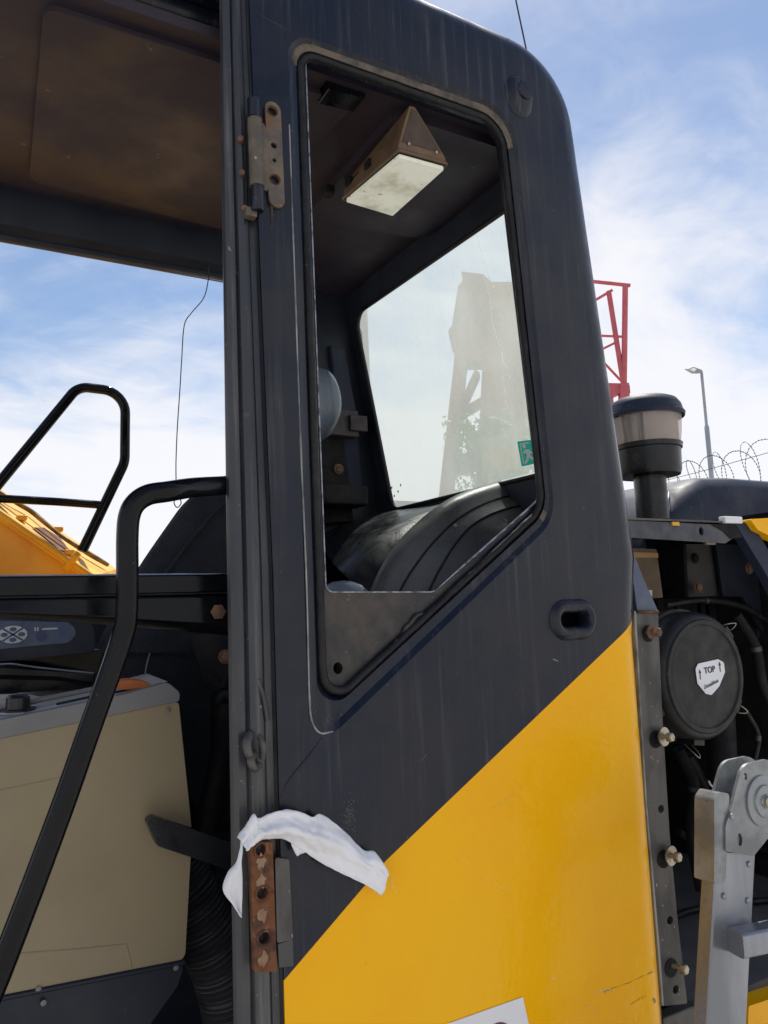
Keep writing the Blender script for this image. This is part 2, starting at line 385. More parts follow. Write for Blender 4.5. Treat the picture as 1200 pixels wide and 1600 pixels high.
def loft_data(loops, closed=True, cap0=False, cap1=False):
    n = len(loops[0]); v = [p for l in loops for p in l]; f = []
    for k in range(len(loops)-1):
        for i in range(n if closed else n-1):
            j = (i+1) % n; f.append((k*n+i, k*n+j, (k+1)*n+j, (k+1)*n+i))
    if cap0: f.append(tuple(range(n)))
    if cap1: f.append(tuple((len(loops)-1)*n+i for i in reversed(range(n))))
    return v, f
def catmull(pts, seg=6, closed=False):
    P = [Vector(p) for p in pts]; res = []; L = len(P)
    rng = L if closed else L-1
    for i in range(rng):
        p0 = P[(i-1) % L] if closed or i > 0 else P[0]*2-P[1]
        p1, p2 = P[i], P[(i+1) % L]
        p3 = P[(i+2) % L] if closed or i < L-2 else P[-1]*2-P[-2]
        for k in range(seg):
            t = k/seg
            res.append(0.5*((2*p1)+(p2-p0)*t+(2*p0-5*p1+4*p2-p3)*t*t+(3*p1-p0-3*p2+p3)*t**3))
    if not closed: res.append(P[-1])
    return res
def tube_data(path, r, n=12, closed=False, rfun=None, flat=1.0):
    P = [Vector(p) for p in path]; L = len(P); loops = []
    t0 = (P[1]-P[0]).normalized(); ref = Vector((0, 0, 1)) if abs(t0.z) < .9 else Vector((1, 0, 0))
    u = t0.cross(ref).normalized()
    for i in range(L):
        if closed: t = (P[(i+1) % L]-P[i-1]).normalized()
        else: t = (P[min(i+1, L-1)]-P[max(i-1, 0)]).normalized()
        u = (u - t*u.dot(t)).normalized(); w = t.cross(u)
        rr = rfun(i/(L-1)) if rfun else r
        loops.append([P[i]+u*rr*math.cos(2*math.pi*k/n)+w*rr*flat*math.sin(2*math.pi*k/n) for k in range(n)])
    if closed: loops.append(loops[0])
    return loft_data(loops, True, not closed, not closed)
def tube(name, path, r, material, parent=None, n=12, closed=False, rfun=None, **kw):
    v, f = tube_data(path, r, n, closed, rfun); kw.setdefault('autosm', 50)
    return obj(name, v, f, material, parent, **kw)
def axes(axis):
    a = Vector(axis).normalized(); ref = Vector((0, 0, 1)) if abs(a.z) < .9 else Vector((1, 0, 0))
    u = a.cross(ref).normalized(); return a, u, a.cross(u)
def lathe_data(c, axis, prof, n=32, rot=0.0):
    """prof = [(distance along axis, radius)...]"""
    a, u, w = axes(axis); c = Vector(c); loops = []
    for h, r in prof:
        loops.append([c+a*h+(u*math.cos(2*math.pi*k/n+rot)+w*math.sin(2*math.pi*k/n+rot))*max(r, 1e-5) for k in range(n)])
    return loft_data(loops, True, prof[0][1] > 1e-4, prof[-1][1] > 1e-4)
def lathe(name, c, axis, prof, material, parent=None, n=32, **kw):
    v, f = lathe_data(c, axis, prof, n); kw.setdefault('autosm', 40)
    return obj(name, v, f, material, parent, **kw)
def box_data(lo, hi):
    x0, y0, z0 = lo; x1, y1, z1 = hi
    return ([(x0, y0, z0), (x1, y0, z0), (x1, y1, z0), (x0, y1, z0), (x0, y0, z1), (x1, y0, z1), (x1, y1, z1), (x0, y1, z1)],
            [(0, 3, 2, 1), (4, 5, 6, 7), (0, 1, 5, 4), (1, 2, 6, 5), (2, 3, 7, 6), (3, 0, 4, 7)])
def box(name, lo, hi, material, parent=None, **kw):
    v, f = box_data(lo, hi); return obj(name, v, f, material, parent, **kw)
def beam_data(a, b, w, h, up=(0, 0, 1)):
    a, b = Vector(a), Vector(b); t = (b-a).normalized(); s = t.cross(Vector(up)).normalized(); q = s.cross(t)
    L = []
    for p in (a, b): L.append([p+s*w/2*i+q*h/2*j for i, j in ((-1, -1), (1, -1), (1, 1), (-1, 1))])
    return loft_data(L, True, True, True)
def hexbolt(name, c, axis, r, h, material, parent, washer=0.0, shaft=0.0):
    mb = MB(); c = Vector(c); a = Vector(axis).normalized()
    if shaft: mb.add(*lathe_data(c, a, [(0, r*.5), (shaft, r*.5)], 12))
    s = shaft*.55 if shaft else 0
    if washer: mb.add(*lathe_data(c, a, [(s, r*1.05), (s, washer), (s+.0025, washer), (s+.0025, r*1.05)], 20))
    s = shaft if shaft else .0025
    mb.add(*lathe_data(c, a, [(s, r*.9), (s, r), (s+h*.8, r), (s+h, r*.82), (s+h, 0)], 6))
    return mb.build(name, material, parent, autosm=25)
def dup(o, name, loc_world, parent=None):
    c = o.copy(); c.name = name; COL.objects.link(c); parent = parent or o.parent
    c.parent = parent; w = Vector(loc_world)+EYEV; WLOC[c.name] = w
    c.location = w - WLOC.get(parent.name, Vector(parent.location)); return c

# =================================================================== GROUND
S = 5000
g = obj('ground', [(-S, -S, -EYE), (S, -S, -EYE), (S, S, -EYE), (-S, S, -EYE)], [(0, 1, 2, 3)], GROUND)
g['kind'] = 'structure'

# =================================================================== EXCAVATOR
exc = thing('excavator', 'large yellow and dark grey excavator with its cab door removed', 'excavator', (0.5, 1.5, -EYE))

# ---- side panel (outer skin behind the door opening) ----
YS = 1.0
# silhouette polygon (x, z) pushed out a little because the rounded edge turns away before it ends
def V3(x, z, y=YS): return Vector((x, y, z))
SIL = [V3(.372, 1.075), V3(.60, 1.066), V3(1.026, 1.055), V3(1.112, .086), V3(1.090, -.05), V3(1.084, -1.3), V3(.400, -1.3), V3(.3925, .06)]
RAD = .060
def inset(pts, d_top, d_right):
    # explicit: only the top and right edges are rounded over
    q = [p.copy() for p in pts]
    q[0].z -= d_top; q[1].z -= d_top; q[2].z -= d_top; q[2].x -= d_right; q[3].x -= d_right; q[4].x -= d_right; q[5].x -= d_right
    return q
def sil_loop(e, y):
    # e = inset from the full outline, only along the top and right side
    q = inset(SIL, e, e)
    loop = []
    loop += [q[0], q[1]]
    rr = max(.165-e, .03)
    f_ = fillet([q[1], q[2], q[3]], rr, 14, closed=False)[1:-1]
    loop += f_
    loop += [q[3]]
    loop += [q[3].lerp(q[4], .5), q[4], q[4].lerp(q[5], .5), q[5]]
    loop = [Vector((p.x, y, p.z)) for p in loop]
    # subdivide the long right edge a little
    return loop
arc = [sil_loop(RAD*(1-math.sin(t)), YS+RAD*(1-math.cos(t))) for t in [math.radians(a) for a in (0, 12, 24, 36, 48, 60, 72, 82, 90)]]
arc.append([Vector((p.x-.02, 1.12, p.z)) for p in arc[-1]])
# left strip of the flat face
edge0 = arc[0]
left_side = [V3(.400, -1.3), V3(.3925, .06), V3(.372, edge0[0].z)]
# window recess loops
def wl(c, y, r, n=8):
    return fillet([PY(px, py, y) for px, py in c], r, n)
L0c = [(448, 46), (803, 170), (868, 812), (484, 1183)]
L1c = [(455, 58), (796, 178), (861, 806), (489, 1162)]
L2c = [(461, 70), (789, 186), (855, 800), (497, 1130)]
L3c = [(465, 76), (785, 190), (851, 797), (502, 1118)]
L0 = wl(L0c, YS, [.045, .075, .075, .030]); L1 = wl(L1c, YS+.007, [.038, .066, .070, .028])
L2 = wl(L2c, YS+.009, [.034, .060, .066, .030]); L3 = wl(L3c, YS+.024, [.030, .055, .062, .030])
SLOT = PY(895, 968, YS)
slot_hole = fillet([SLOT+Vector((sx*.034, 0, sz*.0165)) for sx, sz in ((-1, 1), (1, 1), (1, -1), (-1, -1))], .015, 6)
face_outline = left_side[::1]
outline = [V3(.400, -1.3), V3(.3925, .06)] + edge0   # left edge going up, along the top, down the right
V, Fc, loops = cap(outline, [L0, slot_hole])
mb = MB(); mb.add(V, Fc)
mb.add(*loft_data(arc, closed=False))
mb.add(*loft_data([L0, L1]), mi=0)
v, f = loft_data([L1, L2, L3])
for q in f:
    c = sum((v[i] for i in q), Vector())/len(q)
    mb.add([v[i] for i in q], [tuple(range(len(q)))], 1 if (c.z > .80+.01*noise.noise(c*30) or c.z < .3 and c.x > .6 and noise.noise(c*38) > .12) else 0)
# left return into the door opening
mb.add(*loft_data([[V3(.400, -1.3), V3(.3925, .06), V3(.372, edge0[0].z)], [V3(.399, -1.3, 1.012), V3(.3915, .06, 1.012), V3(.371, edge0[0].z, 1.012)]], closed=False))
# paint split: cut along two lines of the yellow field
a1, a2, a3 = PY(988, 976, YS), PY(603, 1345, YS), PY(443, 1533, YS)
def split_panel(mb):
    me = bpy.data.meshes.new('tmp'); me.from_pydata([tuple(v) for v in mb.v], [], mb.f); me.update()
    bm = bmesh.new(); bm.from_mesh(me)
    for f_, mi in zip(bm.faces, mb.m): f_.material_index = mi
    bmesh.ops.remove_doubles(bm, verts=bm.verts, dist=1e-5)
    ns = []
    for p, q in ((a1, a2), (a2, a3)):
        d = (q-p); n = Vector((-d.z, 0, d.x)).normalized()
        if n.z > 0: n = -n
        ns.append((p, n))
        geom = bm.verts[:]+bm.edges[:]+bm.faces[:]
        bmesh.ops.bisect_plane(bm, geom=geom, plane_co=p, plane_no=n)
    bm.verts.index_update()
    res = []
    for want in (0, 1):
        m2 = MB(); idx = {}
        for f_ in bm.faces:
            c = f_.calc_center_median()
            # the field is convex at the kink: below both lines, x decides which counts
            k = 0 if c.x > a2.x else 1
            yes = 1 if (c-ns[k][0]).dot(ns[k][1]) > 0 else 0
            if yes != want: continue
            ids = []
            for v in f_.verts:
                if v.index not in idx: idx[v.index] = len(m2.v); m2.v.append(v.co.copy())
                ids.append(idx[v.index])
            m2.f.append(tuple(ids)); m2.m.append(f_.material_index)
        res.append(m2)
    bm.free(); return res
blk, yel = split_panel(mb)
panel = blk.build('side_panel', PAINT, exc, mats=[PAINT, DUST], autosm=28)
ypanel = yel.build('yellow_panel', YELLOW, exc, autosm=28)

# inner skin of the cab side and reveal round the opening
H = fillet([PY(px, py, YS+.024) for px, py in [(477, 91), (778, 197), (845, 778), (677, 925), (509, 925)]], [.012, .040, .045, .022, .012], 8)
H2 = [Vector((p.x, YS+.030, p.z)) for p in H]
HC = sum(H, Vector())/len(H)
H3 = [Vector((HC.x+(p.x-HC.x)*1.13, YS+.030, HC.z+(p.z-HC.z)*1.05)) for p in H]
pl_hole = circle(PY(528, 1044, YS+.024), (1, 0, 0), (0, 0, 1), .0075, 16, .0085)
V, Fc, _ = cap(L3, [H, pl_hole])
mb = MB()
for q in Fc:
    c = sum((V[i] for i in q), Vector())/len(q); mb.add([V[i] for i in q], [(0, 1, 2)[:len(q)] if len(q) == 3 else tuple(range(len(q)))], 0 if c.z < .05 else 1)
mb.add(*loft_data([H, H2, H3]), mi=1)
mb.add(*loft_data([pl_hole, [Vector((p.x, p.y+.02, p.z)) for p in pl_hole]]))
mb.build('window_frame', PLATE, exc, mats=[PLATE, PAINT], autosm=30)
inner_out = [Vector((.42, 1.052, -1.28)), Vector((.39, 1.052, 1.0)), Vector((.98, 1.052, 1.0)), Vector((1.05, 1.052, .08)), Vector((1.05, 1.052, -1.28))]
v, f = plate_data(inner_out, [[Vector((p.x, 1.052, p.z)) for p in H3]], (0, .012, 0))
obj('inner_skin', v, f, NAVY, exc)
# rubber seal running round the recess
sealp = fillet([PY(px, py, YS+.019) for px, py in [(467, 80), (783, 193), (848, 794), (505, 1112)]], [.028, .052, .060, .028], 10)
def resample(loop, step, closed=True):
    P = dedupe(loop) if closed else list(loop); res = []
    n = len(P)
    for i in range(n if closed else n-1):
        a, b = P[i], P[(i+1) % n]; k = max(1, int((b-a).length/step))
        for j in range(k): res.append(a.lerp(b, j/k))
    if not closed: res.append(P[-1])
    return res
sp = resample(sealp, .008)
sp = [p + Vector((noise.noise(p*60)*.0011, noise.noise(p*45+Vector((3, 1, 2)))*.001, noise.noise(p*60+Vector((9, 0, 0)))*.0011)) for p in sp]
tube('window_seal', sp, .0072, RUBBER, exc, n=10, closed=True)
# thin bright edge of the cut-out
tube('glass_edge', resample([Vector((p.x, YS+.0232, p.z)) for p in H], .02), .0011, mat('bright_edge', (0.4, 0.42, 0.46), (0.10, 0.10, 0.11), rough=.35, metal=.4, scale=60), exc, n=6, closed=True)
# torn strip of old adhesive in the lower corner
ad = [PY(px, py, YS+.021) for px, py in [(570, 1072), (600, 1050), (618, 1012), (640, 975), (655, 962), (672, 958), (690, 940)]]
tube('adhesive_bead', [p+Vector((noise.noise(p*80)*.003, 0, noise.noise(p*70)*.003)) for p in catmull(ad, 6)], .0042, PLATE, exc, n=8)
ad = [PY(px, py, YS+.020) for px, py in [(628, 1002), (640, 985), (662, 972), (688, 950), (705, 930), (740, 893)]]
tube('adhesive_bead', [p+Vector((noise.noise(p*90)*.004, 0, noise.noise(p*70)*.003)) for p in catmull(ad, 6)], .0052, RUBBER, exc, n=8)
# worn light lip on the left and pressed creases
WORN = mat('worn_edge', (0.30, 0.31, 0.29), (0.07, 0.07, 0.07), rough=.5, scale=25, stretch=(1, 1, .3))
lip = [PY(px, py, YS+.0002) for px, py in [(452, 195), (461, 450), (470, 700), (479, 913), (483, 1080), (487, 1125), (500, 1145), (520, 1143)]]
tube('worn_lip', catmull(lip, 8), .0013, WORN, exc, n=8, rfun=lambda t: .0004+.0013*abs(noise.noise(Vector((t*16, 3, 1))))+.0007)
def crease(pts, r=.003, y=YS+.0012, m=PAINT):
    p = catmull([PY(a, b, y) for a, b in pts], 8)
    return tube('pressed_crease', p, r, m, exc, n=10, rfun=lambda t: r*(.35+.65*math.sin(math.pi*t)**.5))
crease([(505, 1150), (480, 1185), (455, 1215), (436, 1245)])
crease([(398, 18), (420, 32), (440, 42), (460, 55)], r=.0025)
# dust line on the recess ledge is real geometry: flakes
mb = MB()
for i in range(150):
    k = random.random()*(len(L1)-1); ii = int(k); p = L1[ii].lerp(L1[(ii+1) % len(L1)], k-ii)
    p = p + Vector((random.uniform(-.004, .004), random.uniform(-.001, .001), random.uniform(-.004, .004)))
    s = random.uniform(.0006, .0018)
    mb.add([p+Vector((-s, 0, 0)), p+Vector((0, -s*.6, 0)), p+Vector((s, 0, 0)), p+Vector((0, 0, s)), p+Vector((0, 0, -s))], [(0, 1, 3), (1, 2, 3), (0, 4, 1), (1, 4, 2)])
fl = mb.build('dirt_flakes', DUST, exc); fl['kind'] = 'stuff'

# raised boss with hand slot
def oval(c, w, h, y, n=10): return fillet([Vector((c.x+sx*w, y, c.z+sz*h)) for sx, sz in ((-1, 1), (1, 1), (1, -1), (-1, -1))], h*.98, n)
bl = [oval(SLOT, .0500, .0340, YS-.0005), oval(SLOT, .0480, .0320, YS-.003), oval(SLOT, .0450, .0290, YS-.008), oval(SLOT, .0400, .0240, YS-.011), oval(SLOT, .0350, .0180, YS-.010),
      oval(SLOT, .0315, .0120, YS-.006), oval(SLOT, .0310, .0115, YS+.02)]
v, f = loft_data(bl); obj('slot_boss', v, f, PAINT, exc, autosm=60)
# round plug near the top corner
PLG = PY(813, 146, YS)
bl = [circle(PLG+Vector((-.004, -.0005, -.008)), (1, 0, 0), (0, 0, 1), .031, 32, .040), circle(PLG+Vector((-.003, -.004, -.004)), (1, 0, 0), (0, 0, 1), .028, 32, .036),
      circle(PLG+Vector((0, -.008, 0)), (1, 0, 0), (0, 0, 1), .022, 32, .026), circle(PLG+Vector((0, -.0085, 0)), (1, 0, 0), (0, 0, 1), .001, 32)]
v, f = loft_data(bl, cap1=True); boss = obj('plug_boss', v, f, PAINT, exc, autosm=60)
lathe('plug_cap', PLG+Vector((0.004, -.006, .001)), (0, -1, 0), [(0, .0165), (.004, .0165), (.006, .015), (.0065, 0)], PAINT, boss)
lathe('roof_rivet', PY(702, 33, 1.03), (0, -.5, 1), [(-.01, .009), (.004, .009), (.007, .006), (.008, 0)], PAINT, exc)

# ---- door pillar ----
def prof(z, w):   # plan profile of the rebate at height z ; w = x of the seam
    x0 = .336
    s = (w-x0)/.058
    return [Vector((x, y, z)) for x, y in [(w, 1.0015), (w-.0008, 1.013), (w-.010*s, 1.0145), (w-.015*s, 1.009), (w-.024*s, 1.0065), (w-.033*s, 1.011), (w-.036*s, 1.016), (w-.040*s, 1.012),
            (x0+.008, 1.012), (x0+.002, 1.016), (x0, 1.022), (x0+.002, 1.030), (x0+.045, 1.115), (w+.015, 1.115)]]
lv = [prof(z, .371+(.3915-.371)*min(1, max(0, (1.015-z)/.955))+max(0, (.06-z))*.0055) for z in [1.06-.09*i for i in range(27)]]
v, f = loft_data(lv, closed=False)
pillar = obj('door_pillar', v, f, PILLAR, exc, autosm=32)
# screws in the jamb beside the hinge
for q in ((377, 222), (379, 275), (383, 330)):
    hexbolt('jamb_screw', PY(q[0], q[1], 1.011), (-.45, -1, 0), .0052, .008, BROWNB, pillar)
# latch striker half way down
mb = MB()
mb.add(*tube_data(catmull([PY(390, 1148, 1.008), PY(386, 1160, .996), PY(388, 1176, .994), PY(394, 1184, 1.006)], 5), .0055, 10))
mb.add(*tube_data(catmull([PY(396, 1178, 1.008), PY(392, 1188, .995), PY(397, 1200, .996), PY(404, 1196, 1.008)], 5), .0055, 10))
mb.add(*tube_data(catmull([PY(405, 1150, 1.008), PY(411, 1165, 1.0), PY(410, 1185, 1.008)], 5), .004, 10))
mb.build('latch_striker', STEEL, exc, autosm=50)
tube('pressed_crease', catmull([PY(403, 1062, 1.009), PY(412, 1090, 1.0075), PY(418, 1125, 1.009)], 6), .0035, PILLAR, exc, n=8)

# ---- upper hinge ----
def stadium(cx_, c0, c1, r, y, n=8):
    res = []
    for k in range(n+1):
        a_ = math.pi*k/n; res.append(Vector((c0[0]+math.cos(a_)*r, y, c0[1]+math.sin(a_)*r)))
    for k in range(n+1):
        a_ = math.pi+math.pi*k/n; res.append(Vector((c1[0]+math.cos(a_)*r, y, c1[1]+math.sin(a_)*r)))
    return res
h0, h1 = PY(426, 172, .996), PY(432, 312, .996)
holes = [circle(PY(px, py, .994), (1, 0, 0), (0, 0, 1), rr, 16) for px, py, rr in ((426, 173, .0068), (428, 227, .0045), (429, 250, .003), (430, 280, .0068))]
hinge = plate('hinge', stadium(0, (h0.x, h0.z), (h1.x, h1.z), .0125, .994), (0, .0055, 0), HINGE, exc, holes=holes, bevel=.0008)
for px, py in ((426, 173), (430, 280)):
    c = PY(px, py, .9935); mb = MB()
    mb.add(*loft_data([circle(c, (1, 0, 0), (0, 0, 1), .0085, 20), circle(c+Vector((0, -.0012, 0)), (1, 0, 0), (0, 0, 1), .008, 20), circle(c, (1, 0, 0), (0, 0, 1), .0068, 20)]))
    mb.build('hinge_bush', RUST, hinge, autosm=50)
b0, b1 = PY(398, 187, .990), PY(402, 292, .990)
lathe('hinge_barrel', b1, b0-b1, [(0, .0105), ((b0-b1).length, .0105)], HINGE, hinge, n=24)
wing = [PY(px, py, .9905) for px, py in ((398, 188), (412, 192), (419, 205), (421, 285), (419, 298), (402, 293))]
plate('hinge_wing', wing, (0, .004, 0), HINGE, hinge, bevel=.001)
c0, c1 = PY(396, 154, .990), PY(397, 185, .990)
lathe('hinge_pin', c1, c0-c1, [(0, .0092), ((c0-c1).length-.002, .0092), ((c0-c1).length, .0075), ((c0-c1).length, 0)], PAINT, hinge, n=20)
c0, c1 = PY(402, 293, .990), PY(403, 330, .990)
lathe('hinge_pin', c1, c0-c1, [(0, 0), (0, .0082), (.002, .0092), ((c0-c1).length, .0092)], PAINT, hinge, n=20)
mb = MB(); mb.add(*box_data(PY(380, 342, 1.006), PY(402, 325, .992))); mb.build('hinge_bracket', HINGE, hinge, bevel=.001)

# ---- lower hinge: rusty strip and painted leaf ----
rp = fillet([PY(px, py, .9945) for px, py in ((390, 1314), (426, 1316), (433, 1518), (398, 1519))], .002, 4)
rh = [circle(PY(px, py, .9945), (1, 0, 0), (0, 0, 1), .0072, 18) for px, py in ((408, 1328), (410, 1396), (413, 1466))]
low = plate('lower_hinge', rp, (0, .010, 0), RUST, exc, holes=rh, bevel=.0008, label='rust covered lower hinge strip with three holes')
for px, py in ((408, 1328), (410, 1396), (413, 1466)):
    c = PY(px, py, .994)
    v, f = loft_data([circle(c, (1, 0, 0), (0, 0, 1), .0105, 20), circle(c+Vector((0, -.0018, 0)), (1, 0, 0), (0, 0, 1), .0095, 20), circle(c, (1, 0, 0), (0, 0, 1), .0072, 20), circle(c+Vector((0, .012, 0)), (1, 0, 0), (0, 0, 1), .0072, 20)])
    obj('hole_rim', v, f, RUST, low, autosm=50)
leaf = fillet([PY(px, py, .995) for px, py in ((430, 1340), (452, 1343), (458, 1468), (433, 1474))], .003, 4)
plate('hinge_leaf', leaf, (0, .006, 0), STEEL, low, bevel=.001)
plate('hinge_foot', [PY(px, py, .9965) for px, py in ((434, 1475), (458, 1467), (459, 1510), (436, 1513))], (0, .005, 0), PILLAR, low, bevel=.001)
for k, (px, py) in enumerate(((408, 1346), (409, 1378), (410, 1430), (412, 1500))):
    c = PY(px, py, .9938)
    pts = [c+Vector((math.cos(t_)*random.uniform(.004, .008), 0, math.sin(t_)*random.uniform(.005, .012))) for t_ in [i*math.pi/8 for i in range(16)]]
    plate('paint_chip', pts, (0, .0006, 0), mat('old_primer_%s' % 'abcd'[k], (0.27, 0.18, 0.11), (0.22, 0.10, 0.05), rough=.8, scale=60), low)

# ---- roof, ceiling ----
box('roof_panel', (-.95, 1.10, .93), (1.0, 1.90, 1.02), PAINT, exc, bevel=.02)
box('door_header', (-.95, 1.0, .955), (.371, 1.10, 1.02), PAINT, exc, bevel=.008)
box('door_header', (.371, 1.062, .90), (1.02, 1.115, 1.0), NAVY, exc)
box('ceiling_liner', (-.95, 1.064, .882), (.985, 1.88, .90), LINER, exc)
box('front_pillar', (-.95, 1.0, -1.3), (-.88, 1.08, .955), PAINT, exc, bevel=.01)
box('front_pillar', (-.95, 1.86, -1.3), (-.88, 1.93, .93), PAINT, exc, bevel=.01)
# pressed panel in the liner (left) and duct cover (behind the side window)
cp = fillet([PZ(px, py, .872) for px, py in ((45, 283), (360, 362))] + [Vector((.60, 1.10, .872)), Vector((.105, 1.10, .872))], [.03, .02, .02, .02], 8)
plate('ceiling_panel', cp, (0, 0, .0098), LINER, exc, bevel=.004)
q0 = PZ(662, 374, .864); q1 = PZ(786, 283, .864); q2 = PZ(498, 335, .864)
dp = fillet([q0, Vector((q1.x, 1.08, .864)), Vector((q2.x-.02, 1.08, .864)), Vector((q2.x-.02, q0.y+.03, .864))], [.05, .02, .02, .02], 8)
plate('duct_cover', dp, (0, 0, .0178), LINER, exc, bevel=.006)
# far rail over the right-hand window: three stepped faces
r0, r1, r2_, r3 = PY(0, 308, 1.655), PY(0, 348, 1.665), PY(0, 366, 1.69), PY(0, 373, 1.70)
prf = [(1.655, .884), (1.655, r0.z), (1.668, r1.z), (1.690, r2_.z), (1.692, r3.z-.002), (1.706, r3.z-.003), (1.712, r3.z+.010), (1.72, .884)]
lp = [[Vector((x, y, z)) for y, z in prf] for x in (-.93, .64)]
v, f = loft_data(lp, True, True, True); obj('roof_rail', v, f, NAVY, exc, autosm=25)
tube('window_gasket', [PY(0, 374, 1.70)+Vector((-.9, 0, 0)), PY(350, 441, 1.70)], .0016, LAMPB, exc, n=8)
# far wall and rear-right corner
box('far_wall', (-.88, 1.875, -1.3), (.64, 1.93, .085), NAVY, exc)
box('far_corner_pillar', (.66, 1.862, -1.3), (1.03, 1.93, .881), NAVY, exc)
tr = PY(494, 545, 1.85)
plate('corner_trim', [PY(px, py, 1.845) for px, py in ((517, 538), (538, 545), (556, 640), (566, 760), (548, 800), (528, 640))], (0, .016, 0), HOOD, exc, bevel=.003)
plate('trim_strip', [PY(px, py, 1.83) for px, py in ((497, 640), (532, 640), (553, 815), (500, 818))], (0, .03, 0), DARK, exc, bevel=.003)
mb = MB(); mb.add(*box_data(PY(505, 678, 1.80), PY(552, 646, 1.83))); mb.add(*box_data(PY(548, 672, 1.79), PY(566, 654, 1.82)))
mb.build('seat_belt_anchor', mat('brown_bracket', (0.04, 0.028, 0.028), (0.02, 0.018, 0.02), rough=.6, scale=30), exc, bevel=.003)
hexbolt('wall_bolt', PY(529, 733, 1.828), (0, -1, 0), .010, .008, BROWNB, exc, washer=.014)
mb = MB(); mb.add(*box_data(PY(508, 787, 1.76), PY(556, 766, 1.83))); mb.build('coat_hook', DARK, exc, bevel=.006)
# ---- rear wall with window ----
NR, CR = Vector((1, 0, .12)), 1.07
def PR(px, py, off=0): return PN(px, py, NR, CR+off)
def RW(y, z, off=0): return Vector((CR+off-.12*z, y, z))
wh = [PR(554, 493), RW(1.115, PR(790, 330).z), RW(1.115, PR(835, 740).z-.006), PR(614, 797)]
whf = fillet(wh, [.045, .04, .04, .035], 10)
ro = [RW(1.064, -1.28), RW(1.064, .90), RW(1.90, .90), RW(1.90, -1.28)]
v, f = plate_data(ro, [whf], (.008, 0, 0)); obj('rear_wall', v, f, NAVY, exc, bevel=.001)
cen = sum(wh, Vector())/4
whs = [p+(cen-p).normalized()*.006+Vector((-.003, 0, 0)) for p in whf]
tube('window_rubber', resample(whf, .02), .0050, RUBBER, exc, n=8, closed=True)
gp = [p+(p-cen).normalized()*.01+Vector((.0100, 0, 0)) for p in whf]
rg = plate('rear_window', gp, (.004, 0, 0), DGLASS, exc, label='dusty hazed rear window glass')
# glass: one thin sheet, not a slab, for clean dust shading
me = rg.data; me.clear_geometry(); Vc, Fc, _ = cap(gp); off_ = WLOC[rg.name]-EYEV
me.from_pydata([p-off_ for p in Vc], [], Fc); me.materials.clear(); me.materials.append(DGLASS)
# exit sticker on the glass
def sq(px, py, o=.0075): return PR(px, py, o)
st = [sq(808, 690), sq(838, 686), sq(846, 722), sq(815, 729)]
ex = plate('exit_sticker', fillet(st, .002, 3), (.0006, 0, 0), GREEN, rg)
e0, eu, ev = st[0], st[1]-st[0], st[3]-st[0]
def es(u, v): return e0+eu*u+ev*v+Vector((-.0008, 0, 0))
mb = MB()
def poly(pp): mb.add([es(*q) for q in pp], [tuple(range(len(pp)))])
poly([(.13, .10), (.62, .08), (.62, .12), (.18, .14), (.18, .90), (.13, .90)])
poly([(.34+.09*math.cos(t_), .22+.085*math.sin(t_)) for t_ in [i*math.pi/6 for i in range(12)]])
poly([(.36, .34), (.58, .38), (.56, .62), (.40, .60)])
poly([(.36, .34), (.22, .48), (.27, .53), (.42, .42)])
poly([(.56, .38), (.74, .52), (.70, .57), (.54, .46)])
poly([(.44, .58), (.56, .60), (.74, .74), (.70, .80), (.52, .70)])
poly([(.40, .58), (.50, .62), (.42, .80), (.26, .92), (.20, .86), (.33, .74)])
poly([(.80, .08), (.94, .08), (.94, .92), (.80, .92)])
mb.build('running_figure', WHITE, rg)
gm = MB()
for k, (px, py) in enumerate(((612, 762), (622, 768), (616, 775), (626, 758))):
    c = PR(px, py, .008); gm.add(circle(c, (0, 1, 0), (0, 0, 1), .0035, 10), [tuple(range(10))])
gm.build('glass_print', GINK, rg)
STREAK = bpy.data.materials.new('white_streak'); STREAK.use_nodes = True
_b = STREAK.node_tree.nodes['Principled BSDF']; _t = STREAK.node_tree.nodes.new('ShaderNodeBsdfTranslucent'); _t.inputs[0].default_value = (1, 1, 1, 1)
STREAK.node_tree.links.new(_t.outputs[0], STREAK.node_tree.nodes['Material Output'].inputs[0])
for pts, r_ in (([(742, 352), (748, 380), (754, 400), (756, 430), (764, 460), (770, 500), (780, 540), (790, 575), (800, 600)], .0011), ([(756, 400), (762, 425), (772, 450)], .0008), ([(770, 500), (774, 520), (784, 545), (786, 590), (792, 640)], .0006)):
    pp_ = resample(catmull([PR(a, b, .0085) for a, b in pts], 6), .004, False)
    tube('dried_streak', [p+Vector((0, noise.noise(p*120)*.003, 0)) for p in pp_], r_, STREAK, rg, n=5, rfun=lambda t, r=r_: r*(.2+1.1*abs(noise.noise(Vector((t*14, r*900, 0))))))
# dome lamp
lb = [PZ(px, py, .80) for px, py in ((623, 236), (698, 257), (612, 334), (536, 311))]
lt = [PZ(640, 163, .868), PZ(640, 163, .868)+Vector((.012, 0, 0)), PZ(540, 285, .868)+Vector((.012, 0, 0)), PZ(540, 285, .868)]
lb2 = [p+Vector((0, 0, .012)) for p in lb]
v = lb+lb2+lt
f = [(0, 1, 2, 3), (8, 9, 10, 11)] + [(i, (i+1) % 4, (i+1) % 4+4, i+4) for i in range(4)] + [(i+4, (i+1) % 4+4, (i+1) % 4+8, i+8) for i in range(4)]
dl = obj('dome_lamp', v, f, LAMPB, exc, bevel=.003, label='tan wedge shaped dome lamp under the ceiling')
cl = sum(lb, Vector())/4
ef = [lb2[0], lb2[1], lt[1], lt[0]]; ec = sum(ef, Vector())/4; en = (lb2[1]-lb2[0]).cross(lt[0]-lb2[0]).normalized()
if en.y > 0: en = -en
